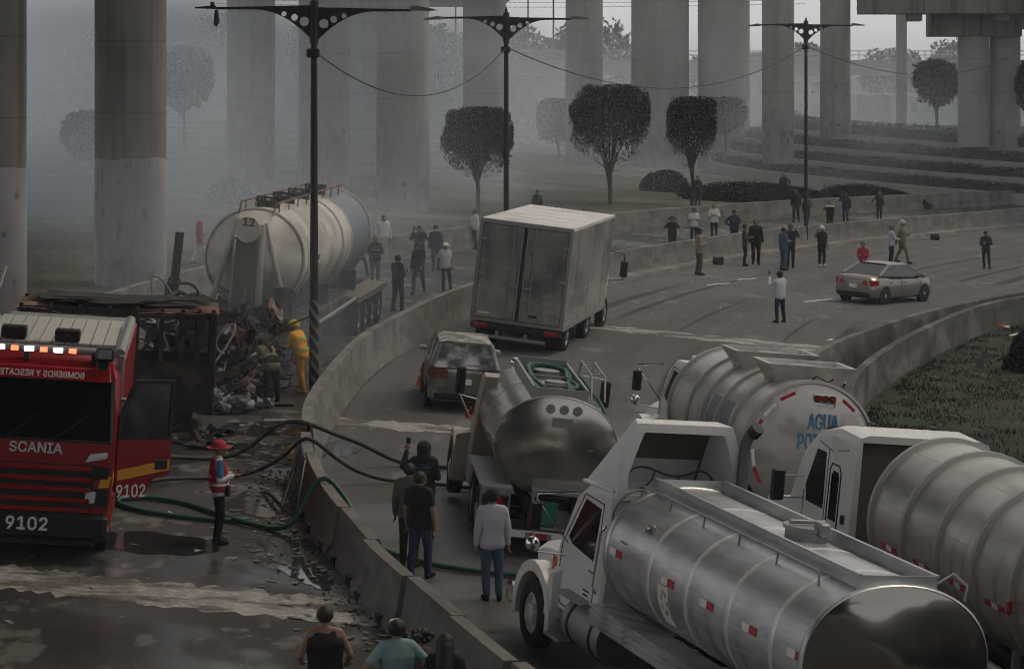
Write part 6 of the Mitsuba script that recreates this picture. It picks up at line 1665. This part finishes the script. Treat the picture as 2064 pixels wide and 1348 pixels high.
person(3.4, 116.2, 180, 1.7, 'person whose dark head just shows above the right of the truck roof', 'black', 'black', ('down', 'down'), 'stand', 'long', 'hair', 0)
# bystanders at the median, right
person(7.25, 112.1, 185, 1.72, 'person in black vest with curly hair left of the white shirts', 'black', 'black', ('out', 'out'), 'stand', 'short', 'curly', 0)
person(8.8, 119.9, 178, 1.72, 'person in short sleeved white shirt with lanyard behind the median', 'white', 'charcoal', ('front', 'front'), 'stand', 'short', 'cap', 0, headcol='brown')
person(10.1, 123.9, 190, 1.75, 'person in white shirt with folded arms behind the median', 'white', 'charcoal', ('folded', 'folded'), 'stand', 'long', 'hair', 0)
person(10.75, 119.9, 180, 1.72, 'broad person in dark uniform next to the folded arms white shirt', 'navy', 'navy', ('folded', 'akimbo'), 'stand', 'long', 'cap', 0, headcol='black', bulk=1.3)
person(7.7, 102.1, 82, 1.92, 'person in tan shirt and cap stretching an arm to the right', 'tan', 'olive', ('point', 'front'), 'apart', 'long', 'cap', 0, headcol='black', bulk=1.1)
person(10.15, 108.1, 95, 1.84, 'person in dark maroon jacket at the foot of the median', 'maroon', 'charcoal', ('front', 'front'), 'stand', 'long', 'hair', 0, jacket=True)
person(10.75, 109.3, 180, 1.98, 'tall person in long black clothes beside the maroon jacket', 'black', 'black', ('down', 'down'), 'stand', 'long', 'hair', 0, bulk=1.15)
person(11.7, 106.9, 60, 1.86, 'person in slate blue coverall at the foot of the far lamp post', 'slate', 'slate', ('front', 'front'), 'stand', 'long', 'hair', 0, bulk=1.1)
person(12.2, 108.6, 185, 1.88, 'person in navy behind the slate blue coverall', 'navy', 'navy', ('raised', 'down'), 'stand', 'long', 'cap', 0, headcol='charcoal')
person(13.77, 110.2, 160, 1.78, 'person in black with white helmet and white shoes', 'black', 'black', ('down', 'side_up'), 'stand', 'short', 'helmet', 0, headcol='white', shoes='white')
person(9.17, 84.8, -30, 1.74, 'person in white shirt taking a picture in the middle of the road', 'white', 'navy', ('raised', 'raised'), 'apart', 'long', 'cap', 0, headcol='black', hold=('l', 'phone'), turn=-10)
person(14.68, 103.7, 200, 1.62, 'person in red hooded top behind the roof of the silver sedan', 'red', 'black', ('front', 'front'), 'stand', 'long', 'hair', 0)
person(17.4, 113.8, 80, 1.78, 'person in pale shirt with yellow black helmet and camera', 'lilac', 'navy', ('hold', 'hold'), 'stand', 'long', 'helmet', 0, headcol='khaki')
person(18.0, 114.4, 110, 1.98, 'person in khaki fire suit striding beside the sedan', 'khaki', 'khaki', ('front', 'back'), 'walk', 'long', 'helmet', 0, headcol='cream', jacket=True, bulk=1.2)
person(21.85, 114.3, 190, 1.72, 'person in dark uniform standing alone at the far right of the road', 'charcoal', 'charcoal', ('folded', 'front'), 'lean', 'long', 'cap', 0, headcol='black')
person(19.2, 142.7, 195, 1.78, 'person in navy with one hand raised on the far carriageway', 'navy', 'navy', ('down', 'raised'), 'stand', 'long', 'cap', 0, headcol='black', bulk=1.1)
person(22.0, 148.5, 170, 1.72, 'person in charcoal standing rightmost on the far carriageway', 'charcoal', 'charcoal', ('down', 'out'), 'stand', 'long', 'hair', 0)
person(17.15, 133.8, 185, 1.72, 'person in black with white shoulders leaning at the median', 'black', 'black', ('down', 'out'), 'stand', 'short', 'hair', 0, extra=white_band)
person(19.2, 152.2, 165, 1.72, 'person in dark navy right of the far lamp post, partly hidden', 'navy', 'charcoal', ('down', 'down'), 'stand', 'long', 'hair', 0)
person(16.3, 137.2, 150, 1.74, 'person in charcoal whose body overlaps the far lamp post', 'charcoal', 'navy', ('front', 'down'), 'step', 'long', 'hair', 0)
person(16.2, 141.4, 200, 1.86, 'person in dark coat just left of the far lamp post', 'charcoal', 'charcoal', ('down', 'down'), 'step', 'long', 'hair', 0, jacket=True, bulk=1.1)
person(18.0, 164.3, 185, 1.78, 'person standing farthest back in front of the low hedge', 'navy', 'navy', ('akimbo', 'down'), 'stand', 'long', 'hair', 0, bulk=1.1)
person(11.4, 152.2, 170, 1.84, 'dark person under the narrow clipped tree', 'charcoal', 'charcoal', ('down', 'front'), 'stand', 'long', 'hair', 0)
# ------------------------------------------------------------------ hoses, rack, rubbish
def gp(x, y, h=0.0):
    return (x, y, float(gz(x, y)) + h)
m1 = float(MED(44.1))
solo('fire_hose', tube(smooth_path([gp(-4.75, 44.5, .06), gp(-5.4, 44.3, .06), gp(-6.2, 44.5, .06), gp(-7.1, 45.2, .06), gp(-7.25, 45.75, .06), gp(-6.9, 46.05, .06), gp(-6.5, 46.0, .06), gp(-5.5, 45.1, .06), gp(-4.6, 44.0, .07), gp(-3.95, 43.75, .14), (m1 - .32, 43.95, gp(m1, 44)[2] + .62), (m1 - .02, 44.05, gp(m1, 44)[2] + .95), (m1 + .3, 43.9, gp(m1, 44)[2] + .72), gp(m1 + .75, 43.2, .18), gp(-1.95, 42.1, .06), gp(-.9, 41.25, .06), gp(.1, 41.0, .06), gp(1.2, 40.6, .07)], 120), .048, 10),
     'm_greenhose', 'thick green fire hose looping on the road and over the barrier', 'hose', True)
m2 = float(MED(50.4))
solo('fire_hose', tube(smooth_path([gp(-7.3, 49.4, .06), gp(-6.5, 50.6, .07), gp(-5.6, 50.9, .18), gp(-4.9, 50.6, .75), (m2 - .05, 50.0, gp(m2, 50)[2] + 1.02), (m2 + .5, 50.4, gp(m2, 50)[2] + .75), (m2 + 1.1, 50.8, gp(m2, 50)[2] + .45), gp(-2.35, 51.3, .12), gp(-1.4, 51.2, .06), gp(-.4, 50.6, .06)], 80), .045, 10),
     'm_blackhose', 'upper of two black hoses draped over the end of the barrier row', 'hose', True)
m3 = float(MED(48.6))
solo('fire_hose', tube(smooth_path([gp(-7.0, 47.6, .06), gp(-6.1, 48.4, .06), gp(-5.1, 49.0, .14), (m3 - .3, 48.7, gp(m3, 48.6)[2] + .72), (m3 - .0, 48.5, gp(m3, 48.6)[2] + .93), (m3 + .35, 48.6, gp(m3, 48.6)[2] + .7), gp(-3.1, 48.9, .3), gp(-2.5, 49.2, .09), gp(-1.7, 49.2, .06), gp(-.75, 48.9, .06), gp(-.1, 48.6, .06)], 80), .04, 10),
     'm_blackhose', 'lower of two black hoses draped over the end of the barrier row', 'hose', True)
solo('fire_hose', tube(smooth_path([gp(-8.0, 57.0, .06), gp(-7.0, 57.6, .05), gp(-6.0, 58.6, .05), gp(-5.2, 59.0, .05)], 40), .055, 8), 'm_blackhose', 'black hose lying on the ground below the wreck', 'hose', True)
solo('fire_hose', tube(smooth_path([gp(-8.0, 52.2, .06), gp(-7.0, 52.6, .05), gp(-6.4, 52.2, .05), gp(-5.9, 52.4, .05)], 40), .05, 8), 'm_blackhose', 'black hose end lying right of the burnt bus', 'hose', True)
# puddles and foam
def blot(x, y, rx, ry, a, seed, dz):
    n = 36; t_ = np.arange(n) * 2 * math.pi / n
    k = .45 + 1.1 * meshkit.fbm(np.stack([np.cos(t_) * 1.6 + seed * 5, np.sin(t_) * 1.6, t_ * 0], 1), 3)
    px, py = np.cos(t_) * rx * k, np.sin(t_) * ry * k
    c, s = math.cos(a), math.sin(a)
    X, Y = x + px * c - py * s, y + px * s + py * c
    v = np.vstack([np.c_[X, Y, gz(X, Y) + dz], [[x, y, float(gz(x, y)) + dz]]])
    return v, np.array([[n, i, (i + 1) % n] for i in range(n)])
for i, (x, y, rx, ry, a) in enumerate(((-3.9, 42.6, .5, 1.5, .25), (-3.4, 40.6, .35, 1.2, .3), (-4.7, 46.3, .55, 1.3, .05), (-5.0, 52.5, 1.0, 1.2, 0), (-6.3, 42.2, 1.3, .9, .1), (-5.6, 55.2, 1.0, .9, 0), (-3.6, 53.3, .4, 1.2, 0))):
    where = ['by the green hose at the barrier', 'at the barrier foot behind the pale strip', 'under the black rack', 'below the wreck on the left road', 'in front of the red vest person', 'at the foot of the ash heap', 'right of the striped lamp foot'][i]
    solo('puddle', blot(x, y, rx, ry, a, i + 1, .012), 'm_water', 'shallow shiny puddle ' + where, 'puddle', kind='structure')
fm = cat(*[blot(float(MED(y)) - rg_.uniform(.35, 1.0) ** 1.5 * 1.9, y, rg_.uniform(.015, .07), rg_.uniform(.03, .13), rg_.uniform(0, 3), 40 + i, .015 + .0001 * i) for rg_ in (np.random.default_rng(77),) for i, y in enumerate(rg_.uniform(35.5, 56, 190))])
solo('foam', fm, 'm_foam', 'thin scum of pale foam and ash left of the barrier row', 'foam', kind='stuff')
# black rack leaning on the barrier
t = thing('metal_rack', 'black metal rack with wire mesh leaning on the concrete barrier', 'metal rack')
a0, a1 = np.array(gp(-4.28, 46.0, .02)), np.array(gp(-3.95, 45.2, .02))
b0, b1 = np.array((float(MED(48.0)) - .1, 47.6, gp(-3.9, 47.6)[2] + .9)), np.array((float(MED(46.6)) - .1, 46.3, gp(-3.6, 46.3)[2] + .88))
part(t, 'frame', bars([(a0, b0), (a1, b1), (a0, a1), (b0, b1)], .04, 8), 'm_black', 40)
part(t, 'mesh', bars([(a0 + (b0 - a0) * s, a1 + (b1 - a1) * s) for s in np.linspace(.04, .96, 22)] + [(a0 + (a1 - a0) * s, b0 + (b1 - b0) * s) for s in (.2, .4, .6, .8)], .009, 5), 'm_black')
# rubble and wet dirt along the barrier foot
rg = np.random.default_rng(31)
ms = []
for i in range(520):
    y = rg.uniform(34, 50); x = float(MED(y)) - .38 - abs(rg.normal()) * .4; s = rg.uniform(.006, .028)
    ms.append(hull(np.array(gp(x, y, s * .3)) + rg.normal(size=(6, 3)) * [s, s, s * .8]))
solo('rubble', cat(*ms), 'm_burnt', 'wet dark dirt and rubble washed against the foot of the barrier row', 'rubble', kind='stuff')
ms = []
for i in range(130):
    y = rg.uniform(36, 58); x = rg.uniform(-9, float(MED(y)) - .5); s = rg.uniform(.01, .045)
    ms.append(hull(np.array(gp(x, y, s * .3)) + rg.normal(size=(6, 3)) * [s * 1.4, s, s * .4]))
for i in range(120):
    y = rg.uniform(55, 100); x = rg.uniform(float(MED(y)) + .6, float(RB(y)) - .6); s = rg.uniform(.01, .04)
    ms.append(hull(np.array(gp(x, y, s * .3)) + rg.normal(size=(6, 3)) * [s * 1.4, s, s * .4]))
solo('road_litter', cat(*ms), 'm_dullmetal', 'small scattered litter and grit on both carriageways', 'litter', kind='stuff')
ms = []
for i in range(34):
    c = np.array(gp(rg.uniform(-6.9, -6.2), rg.uniform(52.2, 54.2), .06))
    ms.append(hull(c + rg.normal(size=(7, 3)) * [.16, .14, .08]))
solo('charred_heap', cat(*ms), 'm_burnt', 'low heap of charred scraps at the right corner of the burnt bus', 'debris', kind='stuff')
def scrap(x, y, c, label, name, m, s=(.5, .3, .06), n=9, seed=1):
    r = np.random.default_rng(seed)
    solo(name, cat(*[hull(np.array(gp(x, y, .05)) + r.uniform(-1, 1, (7, 3)) * np.array(s) * .45 + np.array([r.uniform(-s[0], s[0]), r.uniform(-s[1], s[1]), r.uniform(0, s[2])])) for _ in range(n)]), m, label, c)
scrap(16.6, 86.9, 'rag', 'crumpled orange and white rag on the grass at right', 'rag', 'm_orange', (.5, .25, .16), 8, 3)
scrap(17.05, 86.8, 'bag', 'crumpled white plastic bag next to the orange rag', 'plastic_bag', 'm_whitetape', (.3, .2, .1), 5, 4)
scrap(16.1, 87.1, 'bag', 'pale plastic scrap left of the orange rag', 'plastic_bag', 'm_whitepaint', (.22, .2, .06), 5, 5)
solo('white_sheet', hull([gp(8.75, 68.6, .04), gp(9.5, 69.0, .03), gp(10.15, 70.2, .03), gp(9.4, 70.8, .05), gp(8.9, 69.8, .12), gp(9.5, 69.6, .16)]), 'm_whitepaint', 'pale sheet lying between the two right barriers', 'sheet')
solo('charred_plank', xf(box(1.5, .3, .05, (0, 0, 0), .01), trans(*gp(-4.9, 56.5, .06)) @ rot('z', 6)), 'm_dullmetal', 'pale flat panel lying left of the first barrier end', 'panel')
for x, y, lab in ((13.3, 110.9, 'white cup on the road beside the white helmet person'),):
    solo('paper_cup', cyl(gp(x - 1.0, y), gp(x - 1.0, y, .16), .06, .08, 10), 'm_whitetape', lab, 'cup', 40)
t = thing('tyre_stack', 'dark blocks at the foot of the median behind the box truck', 'block')
part(t, 'block', box(.45, .4, .35, gp(9.0, 108.2, .17), .04), 'm_black')
part(t, 'block', box(.45, .4, .35, gp(22.6, 132.5, .17), .04), 'm_black')

# ------------------------------------------------------------------ where the photographer stands, and unseen things added behind for reflections
t = thing('footbridge', 'concrete footbridge over the road where the photographer stands', 'bridge')
part(t, 'deck', bx(-30, 30, -2.6, .5, 6.5, 7.0, .03), 'm_concrete')
for y in (-2.5, .42):
    part(t, 'railing', bars([((x, y, 7.0), (x, y, 8.05)) for x in np.arange(-29, 30, 1.5)] + [((-29, y, z), (29, y, z)) for z in (7.4, 7.75, 8.05)], .025, 6), 'm_pole')
for x in (-16, 18):
    part(t, 'column', box(.9, .9, 8, (x, -1.2, 2.5), .05), 'm_concrete')
far_building(0, -46, 110, 10, 20, 'unseen grey block added behind the photographer to darken reflections', 'm_fargray', 5, 16)  # unseen block, added and raised to darken what the metal mirrors
for i, x in enumerate((-34, -20, -9, 3, 14, 27, 40)):
    tree('background_tree', x, -30 - 3 * (i % 3), 14, 8.2, 5.4, 5.6, 'unseen tall leafy tree added behind the photographer for reflections', grp='trees behind the photographer', n=2600, leaf=.4, seed=60 + i, sparse=.2, e=2.2)  # unseen trees, added only for the polished tanks to reflect

# ------------------------------------------------------------------ air: haze all round, thicker smoke drifting under the viaduct
scene['haze'] = {'type': 'cube', 'to_world': T().translate([60, 205, 10.5]).scale([330, 280, 13.5]),
                 'bsdf': {'type': 'null'}, 'interior': {'type': 'ref', 'id': 'haze_air'}}
labels['haze'] = {'label': 'thin grey haze hanging over the whole scene', 'category': 'haze', 'kind': 'stuff'}
sx0, sx1, sy0, sy1, sz0, sz1 = -70.0, 75.0, 50.0, 290.0, -1.0, 15.5
nz, ny, nx_ = 14, 72, 58
zz, yy, xx = np.meshgrid(np.linspace(sz0, sz1, nz), np.linspace(sy0, sy1, ny), np.linspace(sx0, sx1, nx_), indexing='ij')
def sst(a, b, v):
    q = np.clip((v - a) / (b - a), 0, 1); return q * q * (3 - 2 * q)
cl = meshkit.fbm(np.stack([xx / 11, yy / 17, zz / 7], -1), 4, seed=3)
edge = sst(sx0, sx0 + 12, xx) * sst(sx1, sx1 - 16, xx) * sst(sy0, sy0 + 6, yy) * sst(sy1, sy1 - 40, yy) * sst(sz1, sz1 - 5, zz)
gzv = gz(xx, yy)
start = np.interp(xx, [-40, -14, -4, 2, 10, 25, 50], [80, 90, 108, 150, 156, 160, 165])
bank = sst(0, 22, yy - start) * np.interp(xx, [-60, -12, -2, 4, 14, 26, 60], [1.1, .85, .7, .66, .75, .75, .6]) * (.16 + .9 * sst(.38, .60, cl)) * np.where(xx > -2, np.exp(-np.clip(zz - gzv - 3, 0, 20) / np.interp(xx, [-2, 5], [14, 5.0])), 1)
wreck = np.exp(-(((xx + 7.5) / 3.2) ** 2 + ((yy - 63) / 6) ** 2)) * np.exp(-np.clip(zz - gzv, 0, 20) / 3.0) * 2.0 * sst(.42, .58, meshkit.fbm(np.stack([xx / 4, yy / 6, zz / 3], -1), 4, seed=8))
drift = sst(66, 90, yy) * sst(10, -10, xx) * .22 * sst(.35, .65, cl) * np.exp(-np.clip(zz - gzv, 0, 30) / 5)
den = ((bank + wreck + drift) * edge * SMOKE + HAZE).astype(np.float32)
scene['smoke_air'] = {'type': 'heterogeneous', 'albedo': {'type': 'constvolume', 'value': rgb((.84, .905, .975))},
    'sigma_t': {'type': 'gridvolume', 'grid': mi.VolumeGrid(np.ascontiguousarray(den[..., None])), 'use_grid_bbox': False, 'to_world': T().translate([sx0, sy0, sz0]).scale([sx1 - sx0, sy1 - sy0, sz1 - sz0])},
    'scale': 1.0, 'phase': {'type': 'isotropic'}}
scene['smoke'] = {'type': 'cube', 'to_world': T().translate([(sx0 + sx1) / 2, (sy0 + sy1) / 2, (sz0 + sz1) / 2]).scale([(sx1 - sx0) / 2, (sy1 - sy0) / 2, (sz1 - sz0) / 2]),
                  'bsdf': {'type': 'null'}, 'interior': {'type': 'ref', 'id': 'smoke_air'}, 'exterior': {'type': 'ref', 'id': 'haze_air'}}
labels['smoke'] = {'label': 'blue grey smoke drifting among the pillars at left', 'category': 'smoke', 'kind': 'stuff'}
